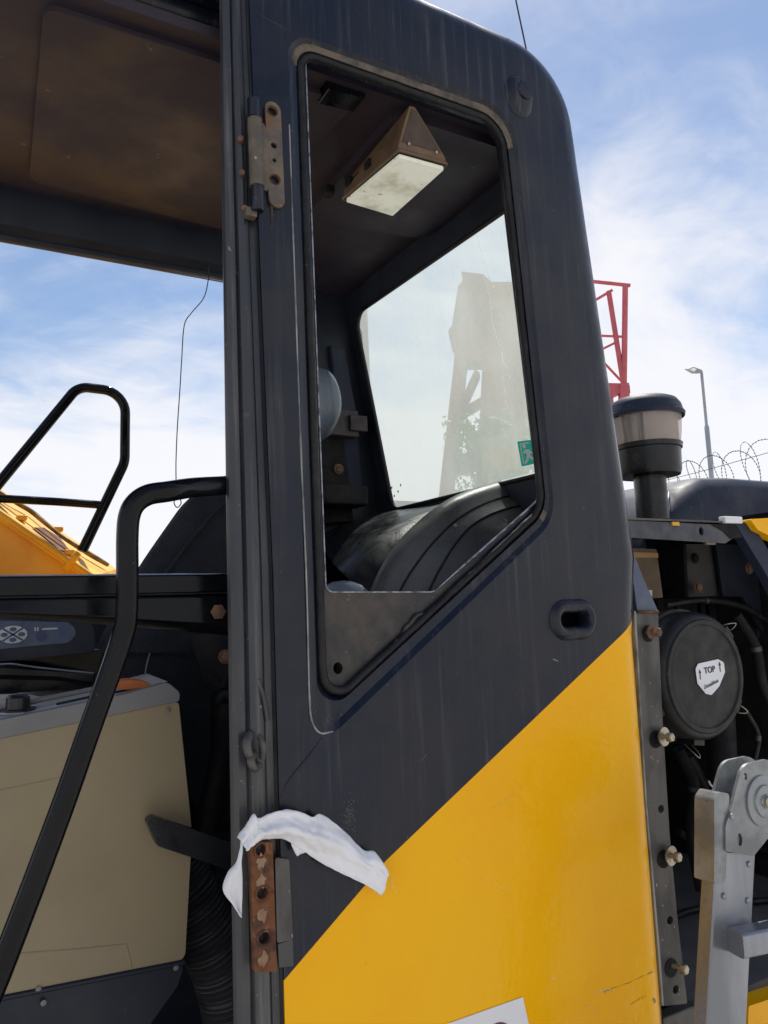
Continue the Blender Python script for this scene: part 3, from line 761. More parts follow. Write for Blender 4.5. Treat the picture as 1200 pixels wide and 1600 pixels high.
plate('lamp_end_recess', [ec+(p-ec)*.80+en*.0015 for p in ef], -en*.001, mat('lamp_recess_brown', (0.07, 0.045, 0.035), (0.05, 0.032, 0.028), rough=.6, scale=25), dl)
for q_ in ((.2, .3), (.82, .25)):
    lathe('lamp_screw', lb2[0].lerp(lb2[1], q_[0]).lerp(lt[0], q_[1]*.3)+en*.002, en, [(0, .0028), (.0012, .0025), (.0012, 0)], ZINC, dl, n=10)
tube('lamp_lip', [p+Vector((0, 0, .001)) for p in fillet([cl+(p-cl)*1.015 for p in lb] if False else [sum(lb, Vector())/4+(p-sum(lb, Vector())/4)*1.012 for p in lb], .004, 4)], .0028, LAMPB, dl, n=8, closed=True)
plate('lamp_bezel', [cl+(p-cl)*.985+Vector((0, 0, -.0012)) for p in lb], (0, 0, .002), DARK, dl)
plate('lamp_lens', fillet([cl+(p-cl)*k_+Vector((0.001, -.001, -.008)) for p, k_ in zip(lb, (.93, .93, .95, .95))], .002, 3), (0, 0, .0075), LENS, dl, bevel=.0015)
for q in ((578, 258), (563, 278), (548, 285)):
    c = PZ(*q, .825); d = Vector((.008, .01, .008)); v, f = box_data(c-d, c+d); obj('lamp_clip', v, f, DARK, dl, bevel=.002)
c = PZ(513, 299, .85); d = Vector((.010, .013, .010)); v, f = box_data(c-d, c+d); obj('ceiling_switch', v, f, DARK, exc, bevel=.004)
# black unit under the roof near the top corner
ww = [PY(px, py, 1.075) for px, py in ((500, 92), (574, 116), (570, 154), (514, 140))]
plate('wiper_motor', fillet(ww, .004, 4), (0, .04, 0), BLACK, exc, bevel=.004)
for sgn in range(3):
    a_ = PY(523+sgn*11, 140, 1.08); b_ = PY(519+sgn*14, 158, 1.08); c_ = PY(530+sgn*10, 166-sgn*3, 1.08)
    tube('loose_wire', catmull([a_, b_, c_], 6), .0005, DARK, exc, n=6)

# ---- rear shelf and arched cover seen through the side window ----
def PYl(l, y): return [PY(a, b, y) for a, b in l]
shA = PYl([(500, 838), (560, 808), (630, 800), (700, 792)], 1.70)
def strip(name, rows, material, parent=exc, **kw):
    # rows: list of polylines (same count)
    rr = [catmull(r, 6) for r in rows]
    v, f = loft_data(rr, closed=False); kw.setdefault('smooth', True)
    return obj(name, v, f, material, parent, **kw)
# broad shelf: its crown runs across under the rear window
rows = [PYl([(498, 838), (540, 818), (590, 804), (650, 800)], 1.84),
        PYl([(500, 850), (545, 822), (605, 800), (700, 784)], 1.74),
        PYl([(520, 880), (560, 838), (625, 806), (740, 768)], 1.60),
        PYl([(545, 905), (590, 850), (660, 812), (790, 752)], 1.42),
        PYl([(560, 990), (610, 900), (700, 850), (830, 790)], 1.38)]
strip('rear_shelf', rows, PLASTIC)
rows = [PYl([(497, 845), (507, 839), (530, 826), (560, 812), (600, 806)], 1.845), PYl([(497, 856), (507, 846), (530, 836), (560, 826), (600, 815)], 1.79), PYl([(497, 1010), (507, 1000), (530, 990), (560, 985), (600, 985)], 1.76)]
strip('shelf_panel', rows, PLASTIC)
# big arch, three ribs wide, sweeping up from the seat base to the rear window
A_out = [(560, 1000), (578, 925), (606, 868), (645, 822), (700, 780), (760, 757), (850, 735)]
A_b = [(582, 1000), (604, 928), (633, 872), (668, 830), (716, 790), (770, 768), (850, 748)]
A_c = [(600, 1000), (622, 930), (650, 882), (682, 842), (722, 806), (775, 780), (850, 765)]
A_d = [(648, 1000), (668, 930), (690, 884), (716, 843), (745, 815), (790, 795), (850, 785)]
A_e = [(720, 1000), (745, 930), (762, 890), (780, 860), (800, 840), (820, 825), (860, 800)]
rows = [[PY(a, b, 1.37) for a, b in [(x-3, y+6) for x, y in A_out]], PYl(A_out, 1.33), PYl([( (x+u)/2, (y+w)/2-1) for (x, y), (u, w) in zip(A_out, A_b)], 1.315), PYl(A_b, 1.305), PYl(A_c, 1.30), PYl(A_d, 1.27), PYl(A_e, 1.24)]
strip('arched_cover', rows, ARCHM)
for L_ in (A_c, A_d):
    tube('cover_seam', catmull(PYl(L_, 1.298 if L_ is A_c else 1.268), 6), .0022, RUBBER, exc, n=6)
lathe('cover_screw', PY(711, 822, 1.28), (0, -1, .3), [(0, .004), (.003, .004), (.004, 0)], GREYP, exc, n=12)
dm = PY(536, 938, 1.30)
lathe('grey_dome', dm, (0, 0, 1), [(-.05, .058), (-.01, .057), (.012, .050), (.026, .036), (.034, .018), (.036, 0)], HEADR, exc, n=32)

# ---- seat ----
def seat_strip(name, rows, m): return strip(name, rows, m, seat)
seat = None
rows = [PYl([(150, 1010), (205, 905), (262, 820), (292, 782), (330, 758), (420, 745)], 1.50),
        PYl([(160, 1020), (215, 905), (268, 822), (298, 783), (332, 762), (420, 750)], 1.46),
        PYl([(190, 1020), (245, 905), (290, 835), (330, 790), (356, 772), (420, 765)], 1.43),
        PYl([(240, 1020), (300, 905), (335, 850), (365, 815), (385, 800), (430, 790)], 1.42),
        PYl([(300, 1020), (345, 915), (372, 880), (395, 860), (410, 840), (440, 830)], 1.425)]
seat = strip('seat', rows, FABRIC, exc)
rows = [PYl([(205, 960), (175, 1020), (160, 1080), (150, 1160)], 1.47), PYl([(240, 955), (215, 1020), (195, 1080), (190, 1160)], 1.44), PYl([(290, 955), (262, 1020), (243, 1080), (240, 1160)], 1.43),
        PYl([(350, 955), (330, 1050), (330, 1150), (335, 1300)], 1.45)]
strip('seat_bolster', rows, FABRIC, seat)
tube('seat_piping', catmull(PYl([(249, 985), (236, 1015), (228, 1045), (225, 1075)], 1.425), 5), .0012, GINK, seat, n=6)
tube('seat_piping', catmull(PYl([(252, 905), (300, 842), (338, 798), (362, 778)], 1.417), 5), .0035, FABRIC, seat, n=8)
# shell of the seat behind, closes the volume
lp = [[PY(a, b, y) for a, b in [(150, 1300), (160, 1020), (262, 830), (300, 792), (420, 760), (450, 900), (470, 1300)]] for y in (1.52, 1.80)]
v, f = loft_data(lp, True, True, True); obj('seat_shell', v, f, FABRIC, seat, bevel=.03, segs=3)
hr = PY(482, 638, 1.66)
v, f = lathe_data((0, 0, 0), (0, 1, 0), [(-.13, 0), (-.128, .03), (-.11, .055), (-.06, .075), (0, .08), (.06, .075), (.11, .055), (.128, .03), (.13, 0)], 28)
v = [Vector((p.x*.58, p.y, p.z*1.12))+hr+Vector((p.z*-.10, 0, 0)) for p in v]
obj('headrest', v, f, HEADR, seat, smooth=True)
# brackets and dark clutter between seat and pillar
plate('seat_bracket', fillet([PY(px, py, 1.40) for px, py in ((298, 992), (364, 985), (366, 1010), (352, 1072), (330, 1082), (318, 1060))], .008, 5), (0, .012, 0), STEEL_D if False else DARK, exc, bevel=.002)
hexbolt('bracket_bolt', PY(352, 1026, 1.40), (0, -1, 0), .010, .010, BROWNB, exc, washer=.013)
hexbolt('bracket_bolt', PY(336, 1066, 1.40), (0, -1, 0), .008, .005, DARK, exc, washer=.011)
tube('belt_webbing', catmull(PYl([(338, 1098), (350, 1085), (372, 1096)], 1.39), 6), .008, DARK, exc, n=8)
tube('floor_hose', catmull(PYl([(352, 1100), (345, 1180), (320, 1290), (318, 1400)], 1.45), 8), .022, DARK, exc, n=12)

# ---- cross bar over the door opening ----
x0b, x1b = -.92, .372
z0 = PY(200, 897, 1.10).z
pb = [(y_+.02, z_) for y_, z_ in [(1.075, z0), (1.068, z0-.003), (1.066, z0-.026), (1.069, z0-.029), (1.063, z0-.034), (1.060, z0-.074), (1.070, z0-.086), (1.085, z0-.090), (1.105, z0-.088), (1.110, z0-.002), (1.105, z0)]]
v, f = loft_data([[Vector((x, y, z if z > z0-.03 else z0-.03+(z-(z0-.03))*k)) for y, z in pb] for x, k in ((x0b, .22), (.03, .32), (.20, .62), (x1b, 1.0))], True, True, True)
cb = obj('cross_bar', v, f, BLACK, exc, bevel=.002)
hexbolt('bar_bolt', PY(340, 956, 1.0795), (0, -1, 0), .011, .002, BROWNB, cb)
tube('bar_trim', [Vector((x0b, 1.086, z0-.0285)), Vector((x1b, 1.086, z0-.0285))], .0012, RUBBER, cb, n=6)

# ---- grab handle ----
hp = PYl([(366, 758), (345, 759), (300, 762), (262, 768), (232, 773), (212, 786), (202, 806), (199, 840), (199, 900), (198, 955), (194, 985), (176, 1040), (140, 1140), (105, 1240), (70, 1335), (38, 1420), (0, 1518), (-30, 1590), (-50, 1640)], .985)
hp[0] = PY(372, 756, 1.06); hp[1] = PY(345, 759, 1.035); hp[2] = PY(300, 762, 1.01)
tube('grab_handle', catmull(hp, 6), .0132, BLACK, exc, n=20, smooth=True)

# ---- left console ----
YC = 1.28
def CP(l, y=YC): return [PY(a, b, y) for a, b in l]
co = fillet(CP([(-60, 1167), (279, 1096), (300, 1300), (289, 1500), (-60, 1568)]), [.0, .006, .12, .012, .0], 6)
con = plate('console', co, (0, .30, 0), BEIGE, exc, bevel=.008, segs=3)
ct = fillet(CP([(-60, 1138), (200, 1084), (262, 1066), (281, 1082), (280, 1095.5), (-60, 1166.5)], YC-.003), [.0, .0, .012, .010, .004, 0], 6)
plate('console_rim', ct, (0, .032, 0), GREYP, con, bevel=.003)
cw = PYl([(-60, 1137), (200, 1083), (262, 1065)], YC+.01)
cw2 = [p+Vector((0, .26, .012)) for p in cw]
v, f = loft_data([cw, cw2, [p-Vector((0, 0, .03)) for p in cw2], [p-Vector((0, 0, .03)) for p in cw]], False); obj('console_top', v, f, mat('sunlit_grey_plastic', (0.46, 0.45, 0.44), (0.40, 0.39, 0.38), rough=.5, scale=20, specks=.4, speck_col=(.2,.2,.2)), con)  # grey lightened to stand in for sunlight on the console top
plate('console_base', fillet(CP([(-60, 1570), (289, 1502), (278, 1540), (228, 1610), (-60, 1660)], YC+.004), [0, .01, .02, .01, 0], 4), (0, .29, 0), NAVY, con, bevel=.004)
tube('base_trim', CP([(-60, 1572), (288, 1503)], YC), .004, NAVY, con, n=8)
tube('panel_line', CP([(-60, 1247), (60, 1222), (117, 1209)], YC+.0003), .0012, BEIGE, con, n=6)
tube('panel_line', CP([(20, 1490), (105, 1484), (198, 1475)], YC+.0003), .0012, BEIGE, con, n=6)
tube('panel_line', CP([(198, 1478), (206, 1512)], YC+.0003), .0012, BEIGE, con, n=6)
kb = PY(28, 1103, YC+.05)
lathe('console_knob', kb, (0, -.05, 1), [(-.012, .022), (-.010, .026), (-.004, .026), (-.003, .0175), (.013, .0165), (.016, .013), (.016, 0)], PLASTIC, con, n=28)
lathe('knob_ring', kb, (0, -.05, 1), [(-.013, .024), (-.009, .027), (-.005, .0255)], ALU, con, n=28)
for k, (pxs, m_) in enumerate((([(28, 1102), (70, 1092), (140, 1078), (205, 1064)], GREYP), ([(88, 1100), (150, 1087), (205, 1077)], NAVY))):
    tube('console_ridge', catmull([PY(a, b, YC+.06-.025*k) for a, b in pxs], 5), .004 if k == 0 else .0018, m_, con, n=8)
# speaker grille: small dome with real dimples left to the material
gv = PYl([(-20, 1094), (0, 1085), (40, 1084), (70, 1090), (90, 1098), (20, 1106)], YC+.10)
plate('speaker_grille', gv, (0, .004, -.004), MESHG, con)
# dark tray and armrest parts further in
v, f = loft_data([PYl([(-40, 1060), (100, 1064), (175, 1078)], 1.42), PYl([(-40, 1034), (60, 1036), (150, 1052)], 1.50), PYl([(-40, 1030), (60, 1032), (150, 1049)], 1.55)], False)
obj('dark_tray', v, f, BLACK, con, smooth=True)
v, f = plate_data(PYl([(-40, 1040), (150, 1053), (148, 1076), (-40, 1086)], 1.44), [], (0, .02, 0)); obj('tray_side', v, f, BLACK, con, bevel=.003)
tube('tray_edge', catmull(PYl([(0, 1038), (20, 1037.5), (60, 1043), (146, 1052)], 1.437), 5), .0016, ALU, con, n=6)
plate('inner_cover', PYl([(-40, 1010), (70, 1012), (160, 1015), (150, 1056), (-40, 1040)], 1.56), (0, .02, 0), mat('khaki_trim', (0.10, 0.085, 0.06), (0.08, 0.07, 0.05), rough=.7, scale=9), con)
# switch panel with round keypad
pp = fillet([PY(px, py, 1.50) for px, py in ((-60, 968), (108, 972), (122, 988), (108, 1004), (-60, 1020))], [0, .01, .02, .012, 0], 6)
sw = plate('switch_panel', pp, (0, .02, .0), KEYB, exc, bevel=.003)
plate('switch_housing', fillet([PY(px, py, 1.503) for px, py in ((-60, 955), (118, 962), (146, 978), (150, 1018), (-60, 1040))], [0, .02, .02, .01, 0], 6), (0, .06, 0), NAVY, exc, bevel=.004)
kc = PY(20, 991.5, 1.4985)
keys = lathe('keypad_dial', kc, (0, -1, 0), [(0, .0225), (.0015, .0225), (.0015, 0)], KEYW, sw, n=36); keys.scale = (1, 1, .66)
for sx, sz in ((0, 1), (1, 0), (0, -1), (-1, 0)):
    kb_ = lathe('key_button', kc+Vector((sx*.0135, -.0016, sz*.0088)), (0, -1, 0), [(0, .0056), (.001, .0056), (.0014, .004), (.0014, 0)], KEYB, sw, n=16); kb_.scale = (1, 1, .66)
mb = MB()
for s_ in (1, -1):
    d = Vector((.0157, 0, .0104*s_)); w_ = Vector((-.0012*s_, 0, .0012))
    mb.add([kc-d-w_+Vector((0, -.0018, 0)), kc+d-w_+Vector((0, -.0018, 0)), kc+d+w_+Vector((0, -.0018, 0)), kc-d+w_+Vector((0, -.0018, 0))], [(0, 1, 2, 3)])
mb.build('dial_cross', KEYB, sw)
for px, py in ((54, 983), (58, 983)):
    v, f = box_data(PY(px, py+3, 1.497), PY(px+2, py-3, 1.499)); obj('panel_mark', v, f, KEYW, sw)
tube('panel_glint', PYl([(66, 983), (90, 982)], 1.499), .002, KEYW, sw, n=6)
lathe('panel_key', PY(65, 994, 1.499), (0, -1, 0), [(0, .008), (.0015, .008), (.0015, 0)], mat('deep_blue_key', (0.02, 0.03, 0.12), rough=.4), sw, n=16)
# lever in front of the console's right edge
for px, py in ((60, 1546), (68, 1567), (275, 1512), (262, 1110)):
    lathe('trim_screw', PY(px, py, YC-.002), (0, -1, 0), [(0, .004), (.001, .004), (.0016, .0025), (.0016, 0)], GREYP, con, n=14)
lv_ = fillet([PY(px, py, 1.235) for px, py in ((229, 1283), (240, 1275), (262, 1283), (395, 1328), (395, 1372), (300, 1340), (246, 1322))], [.006, .008, .01, 0, 0, .004, .008], 5)
plate('release_lever', lv_, (0, .020, 0), PLASTIC, exc, bevel=.004, segs=3)
# corrugated hose at the bottom
mb = MB()
path = catmull(PYl([(270, 1350), (310, 1430), (350, 1520), (372, 1620)], 1.42), 12)
a0 = None
v, f = tube_data(resample(path, .0014, False), .05, 28, rfun=lambda t: .050+.0035*math.sin(t*2*math.pi*34)); obj('corrugated_hose', v, f, mat('grey_hose', (0.035, 0.035, 0.04), rough=.45, scale=20), exc, autosm=70)
box('cab_floor', (-.9, 1.0, -1.34), (1.08, 1.93, -1.28), DARK, exc)
box('door_sill', (-.9, 1.0, -1.3), (.34, 1.08, -1.0), PAINT, exc, bevel=.01)

# ---- exterior handrail on the far side ----
hpth = fillet(PYl([(-40, 802), (122, 604), (196, 613), (195, 722), (128, 862)], 2.55), [0, .06, .09, .10, 0], 8, closed=False)
hr_ = tube('hand_rail', hpth, .0155, BLACK, exc, n=16, smooth=True)
tube('rail_crossbar', PYl([(-20, 778), (90, 784), (158, 789)], 2.55), .0125, BLACK, hr_, n=14)
# ---- boom ----
b_n = [PY(-60, 757, 2.40), PY(145, 900, 2.40), PY(210, 950, 2.40), PY(-60, 1000, 2.40)]
boom = plate('boom', b_n, (0, .40, 0), YBOOM, exc, bevel=.004, label='yellow boom side seen through the cab')
t_n = [PY(-60, 761, 2.36), PY(143, 901, 2.36)]; t_f = [PY(-60, 722, 2.86), PY(182, 889, 2.86)]
v = t_n+t_f[::-1]; plate('boom_flange', v, (0, 0, -.02), YBOOM, boom, bevel=.002)
tube('flange_bead', [p+Vector((0, -.004, 0)) for p in t_n], .010, YBOOM, boom, n=8)
hosep = [t_n[0].lerp(t_n[1], s).lerp(t_f[0].lerp(t_f[1], s), q)+Vector((0, 0, .022)) for s, q in ((0, .42), (.3, .5), (.45, .62), (.55, .55), (.7, .45), (.85, .5), (1.0, .6))]
tube('boom_hose', resample(catmull(hosep, 8), .006, False), .007, mat('tan_hose', (0.26, 0.17, 0.07), (0.12, 0.08, 0.05), rough=.8, scale=40), boom, n=8, rfun=lambda t: .0075+.001*math.sin(t*500))
for s, q in ((.42, .25), (.62, .85), (.78, .2)):
    c = t_n[0].lerp(t_n[1], s).lerp(t_f[0].lerp(t_f[1], s), q); v, f = box_data(c-Vector((.014, .018, .0)), c+Vector((.014, .018, .016))); obj('hose_clamp', v, f, YBOOM, boom, bevel=.004)
tube('boom_eyebolt', catmull([PY(104, 888, 2.37), PY(116, 872, 2.34), PY(122, 864, 2.34)], 5), .010, YBOOM, boom, n=8)
plate('rust_patch', [t_n[0].lerp(t_n[1], s).lerp(t_f[0].lerp(t_f[1], s), q)+Vector((0, 0, .003)) for s, q in ((.50, .25), (.55, .55), (.66, .6), (.78, .3), (.72, .12), (.6, .2))], (0, 0, .001), RUST, boom)
#tube('far_rail_stub', PYl([(160, 860), (185, 866)], 2.9), .006, RUST, boom, n=8)
box('upper_deck', (-.4, 2.0, -.62), (1.1, 3.1, -.02), YBOOM, exc, bevel=.02)

# =================================================================== rear body of the excavator
# mounting strip with bolts
fl2 = [PY(px, py, 1.035) for px, py in ((984, 872), (992, 960), (1006, 1250), (1028, 1500), (1036, 1640), (1020, 1640), (990, 1250), (975, 872))]
plate('body_flange', [PY(px, py, 1.030) for px, py in ((978, 900), (993, 958), (1010, 1200), (1038, 1640), (1015, 1640), (985, 1200), (970, 960))], (0, .02, 0), STEEL, exc, bevel=.002)
so = fillet([PY(px, py, 1.022) for px, py in ((993, 956), (1028, 957), (1034, 1100), (1046, 1300), (1060, 1450), (1074, 1568), (1038, 1572), (1030, 1480), (1012, 1260), (1000, 1060))], .003, 4)
shl = [circle(PY(px, py, 1.022), (1, 0, 0), (0, 0, 1), .0075, 16, .0068) for px, py in ((1033, 1264), (1047, 1438), (1056, 1546))]
msp = plate('mounting_strip', so, (0, .012, 0), STEEL, exc, holes=shl, bevel=.0012)
plate('strip_lip', [PY(px, py, 1.018) for px, py in ((991, 954), (994, 955), (1012, 1260), (1031, 1480), (1038, 1572), (1035, 1572), (1028, 1480), (1009, 1260), (1000, 1100))], (0, .025, 0), WORN, msp, bevel=.001)
plate('hinge_post', fillet([PY(px, py, 1.024) for px, py in ((984, 868), (991, 868), (1006, 905), (1028, 954), (996, 955))], .002, 3), (0, .02, 0), BLUESTEEL, msp, bevel=.001)
tube('rust_joint', [PY(996, 956, 1.02), PY(1028, 956, 1.02)], .003, RUST, msp, n=8)
for k, (px, py, m_, w_) in enumerate(((1010, 988, BROWNB, .013), (1029, 1150, ZINC, .0165), (1040, 1335, ZINC, .0165), (1050, 1508, ZINC, 0.0))):
    c = PY(px, py, 1.022)
    bt = hexbolt('strip_bolt', c, (.15, -1, .0), .0085, .010, m_, msp, washer=w_, shaft=.018)
for px, py in ((1012, 990), (1024, 1155), (1036, 1342), (1048, 1512)):
    lathe('bolt_pad', PY(px, py, 1.0225), (0, -1, 0), [(0, .015), (.002, .015), (.002, 0)], DARK, msp, n=20)
box('lower_post', PY(1040, 1640, 1.035), PY(1074, 1560, 1.06), STEEL, exc, bevel=.003)

# beam over the opening
bt0, bt1 = PY(970, 809, 1.12), PY(1132, 814, 1.12)
bb = [PY(970, 812, 1.12), PY(1128, 820, 1.12), PY(1150, 838, 1.12), PY(1134, 849, 1.12), PY(970, 839, 1.12)]
bh = [circle(PY(1096, 830, 1.12), (1, 0, 0), (0, 0, 1), .007, 14, .009)]
bmn = plate('opening_beam', bb, (0, .006, 0), mat('sooty_steel', (0.045, 0.048, 0.06), (0.07, 0.07, 0.075), rough=.6, scale=18, bump=.5, specks=1.0, speck_col=(0.3, 0.31, 0.33), speck_scale=140), exc, holes=bh, bevel=.001)
tz = PY(1040, 812, 1.12).z
plate('beam_flange', [bb[0]+Vector((0, -.004, .0)), PY(1160, 818, 1.12), PY(1160, 818, 1.12)+Vector((0, .06, 0)), bb[0]+Vector((0, .06, 0))], (0, 0, .004), STEEL, bmn, bevel=.001)
v, f = box_data(PY(1051, 821, 1.116), PY(1059, 816, 1.12)); obj('paint_chip', v, f, YBOOM, bmn)
v, f = box_data(PY(1134, 817, 1.112), PY(1149, 809, 1.13)); obj('white_clip', v, f, WHITE, bmn, bevel=.002)
v, f = box_data(PY(1104, 851, 1.122), PY(1113, 842, 1.13)); obj('brass_nut', v, f, BRONZE, bmn, bevel=.001)
plate('corner_gusset', [PY(px, py, 1.118) for px, py in ((1112, 820), (1156, 816), (1160, 840), (1142, 842), (1130, 830))], (0, .02, 0), DARK, exc, bevel=.001)
plate('diagonal_strut', [PY(px, py, 1.116) for px, py in ((1148, 816), (1176, 816), (1200, 858), (1240, 930), (1230, 960), (1200, 902))], (0, .025, 0), HOOD, exc, bevel=.002)
plate('corner_cowl', fillet([PY(px, py, 1.10) for px, py in ((1172, 811), (1260, 806), (1260, 862), (1200, 836), (1184, 828))], .003, 3), (0, .03, 0), YELLOW, exc, bevel=.004)
# bulkheads and inner parts
box('engine_bulkhead', (1.12, 1.95, -1.3), (3.0, 2.0, .33), DARK, exc)
box('bay_side', (1.10, 1.08, -1.3), (1.12, 1.95, -.02), DARK, exc)
box('bay_end', (1.98, 1.15, -1.3), (2.02, 1.94, .24), DARK, exc)
br = [PY(960, 822, 1.15), PY(1500, 832, 1.15), PY(1300, 828, 1.80), PY(960, 822, 1.80)]
plate('bay_sky_blocker', br, (0, 0, -.012), DARK, exc)  # unseen plate added to keep sky light out of the engine bay
cn = PY(1006, 893, 1.50)
can = plate('brown_canister', fillet([PY(px, py, 1.45) for px, py in ((980, 856), (1026, 858), (1036, 934), (980, 936))], .004, 3), (0, .12, 0), BRONZE, exc, bevel=.004)
plate('canister_band', [PY(px, py, 1.446) for px, py in ((980, 862), (1028, 864), (1029, 871), (980, 871))], (0, .01, 0), mat('copper_band', (0.55, 0.33, 0.14), rough=.4, metal=.3), can)
plate('canister_label', [PY(px, py, 1.446) for px, py in ((1010, 922), (1019, 922), (1019, 932), (1010, 932))], (0, .002, 0), WHITE, can)
pa = plate('inner_panel', [PY(px, py, 1.42) for px, py in ((1072, 850), (1117, 850), (1128, 931), (1076, 933))], (0, .01, 0), mat('olive_grime', (0.035, 0.034, 0.036), (0.05, 0.047, 0.045), rough=.6, scale=12, specks=.5, speck_col=(.12, .11, .1)), exc, bevel=.001)
plate('inner_panel', [PY(px, py, 1.40) for px, py in ((1119, 850), (1200, 852), (1240, 990), (1240, 1060), (1200, 1000), (1160, 932), (1130, 932))], (0, .01, 0), NAVY, exc, bevel=.001)
tube('panel_fold', [PY(1118, 850, 1.412), PY(1130, 932, 1.412)], .004, GREYP, exc, n=8)
for px, py, r_, m_ in ((1085, 872, .011, DARK), (1090, 918, .011, BROWNB), (1170, 888, .012, BROWNB), (1168, 950, .010, DARK), (1182, 990, .010, DARK)):
    hexbolt('panel_bolt', PY(px, py, 1.40), (0, -1, 0), r_, .006, m_, exc, washer=r_*1.3)
mb = MB()
fin = None
for i in range(11):
    px = 1030+i*12.5; a_, b_ = PY(px, 975, 1.55), PY(px+5, 936, 1.57)
    v, f = box_data(a_, b_); o_ = obj('radiator_fin', v, f, STEEL if i > 6 else DARK, exc)

# ---- air filter canister ----
AC = PY(1103, 1056, 1.12)
R_ = (PY(1103, 953, 1.12).z-AC.z)*.985
air = lathe('air_filter', AC, (0, 1, 0), [(.0, R_*.3), (.0, R_*.86), (.004, R_*.93), (.015, R_*.985), (.03, R_), (.055, R_), (.057, R_*1.045), (.068, R_*1.05), (.070, R_*.98), (.14, R_*.98), (.142, R_*1.03), (.150, R_*1.03), (.152, R_*.96), (.42, R_*.96)], AIRC, exc, n=56)
lathe('filter_cover', AC+Vector((0, .0001, 0)), (0, -1, 0), [(0, R_*.88), (.003, R_*.86), (.003, R_*.80), (.0, R_*.78), (.001, R_*.4), (.002, 0)], AIRC, air, n=48)
# ribs on the rim, latches with wire loops
for ang in (38, -32, 205, 262, 152):
    t_ = math.radians(ang); d = Vector((math.cos(t_), 0, math.sin(t_))); tg = Vector((-d.z, 0, d.x))
    c = AC+d*R_*1.02+Vector((0, .045, 0))
    L_ = [c-tg*.016-d*.006+Vector((0, -.03, 0)), c+tg*.016-d*.006+Vector((0, -.03, 0)), c+tg*.016-d*.006+Vector((0, .03, 0)), c-tg*.016-d*.006+Vector((0, .03, 0))]
    plate('filter_latch', L_, d*.012, AIRC, air, bevel=.002)
    tube('latch_wire', catmull([c-tg*.010+d*.006, c-tg*.008+d*.020+Vector((0, -.02, 0)), c+d*.030+Vector((0, -.03, 0)), c+tg*.008+d*.020+Vector((0, -.02, 0)), c+tg*.010+d*.006], 6), .0012, ZINC, air, n=6)
# label: rounded triangle shield with arrows and lettering
LB = [(1087, 1045), (1091, 1037), (1122, 1030), (1131, 1035), (1133, 1050), (1124, 1072), (1112, 1086), (1103, 1084), (1090, 1068)]
lab = plate('filter_label', fillet([PY(a, b, AC.y-.0035) for a, b in LB], .006, 4), (0, .0012, 0), WHITE, air)
def text(name, s, pos, size, m, parent, tilt=0.0, shear=0.0, width=None, squash=1.0):
    cu = bpy.data.curves.new(name, 'FONT'); cu.body = s; cu.size = size; cu.shear = shear; cu.align_x = 'CENTER'; cu.align_y = 'CENTER'
    cu.extrude = .0003; cu.offset = size*.018
    to = bpy.data.objects.new('tmp_text', cu); COL.objects.link(to)
    bpy.context.view_layer.update()
    me = bpy.data.meshes.new_from_object(to.evaluated_get(bpy.context.evaluated_depsgraph_get()))
    bpy.data.objects.remove(to)
    ct_, st_ = math.cos(tilt), math.sin(tilt)
    vv = [Vector((v.co.x*ct_*squash-v.co.y*st_, -v.co.z, v.co.x*st_*squash+v.co.y*ct_))+Vector(pos) for v in me.vertices]
    ff = [tuple(p.vertices) for p in me.polygons]
    return obj(name, vv, ff, m, parent)
yl = AC.y-.0042
text('lettering', 'TOP', PY(1109, 1047, yl), .0175, INK, air, tilt=math.radians(4))
text('lettering', 'Donaldson', PY(1111, 1069, yl), .0105, GINK, air, tilt=math.radians(14), shear=.5)
for px, py in ((1094, 1054), (1125, 1042)):
    p = PY(px, py, yl); w_ = .0022
    mb = MB(); mb.add([p+Vector((-w_*.6, 0, -.010)), p+Vector((w_*.6, 0, -.010)), p+Vector((w_*.6, 0, .004)), p+Vector((-w_*.6, 0, .004))], [(0, 1, 2, 3)])
    mb.add([p+Vector((-w_*1.7, -.0001, .003)), p+Vector((w_*1.7, -.0001, .003)), p+Vector((0, -.0001, .011))], [(0, 1, 2)])
    mb.build('arrow_print', INK, air)
tube('outlet_pipe', catmull(PYl([(1125, 1120), (1128, 1180), (1132, 1240), (1135, 1330)], 1.30), 6), .034, DARK, exc, n=18)
for k, (pts, y_, r_) in enumerate((([(1150, 960), (1180, 1010), (1195, 1080), (1230, 1130)], 1.30, .013), ([(1040, 945), (1100, 938), (1160, 948), (1215, 980)], 1.38, .008),
        ([(1060, 1170), (1085, 1230), (1080, 1300), (1095, 1390)], 1.40, .014), ([(1075, 1180), (1120, 1260), (1180, 1300), (1240, 1310)], 1.55, .018),
        ([(1060, 1300), (1110, 1330), (1180, 1325), (1240, 1340)], 1.45, .010), ([(1165, 1110), (1185, 1150), (1180, 1200), (1210, 1240)], 1.25, .006))):
    tube('bay_hose', catmull(PYl(pts, y_), 8), r_, RUBBER if k % 2 else DARK, exc, n=12)
    q = PYl(pts, y_); lathe('hose_clip', q[1], q[2]-q[1], [(0, r_*1.02), (0, r_*1.16), (.012, r_*1.16), (.012, r_*1.02)], STEEL, exc, n=16)
tube('wire_tie', catmull(PYl([(1107, 1220), (1112, 1228), (1122, 1230), (1130, 1226)], 1.2), 5), .002, KEYW, exc, n=6)
for px, py in ((1062, 1000), (1150, 1200), (1078, 1420)):
    c = PY(px, py, 1.6); v, f = box_data(c-Vector((.04, .03, .05)), c+Vector((.04, .03, .05))); obj('bay_bracket', v, f, STEEL, exc, bevel=.006)
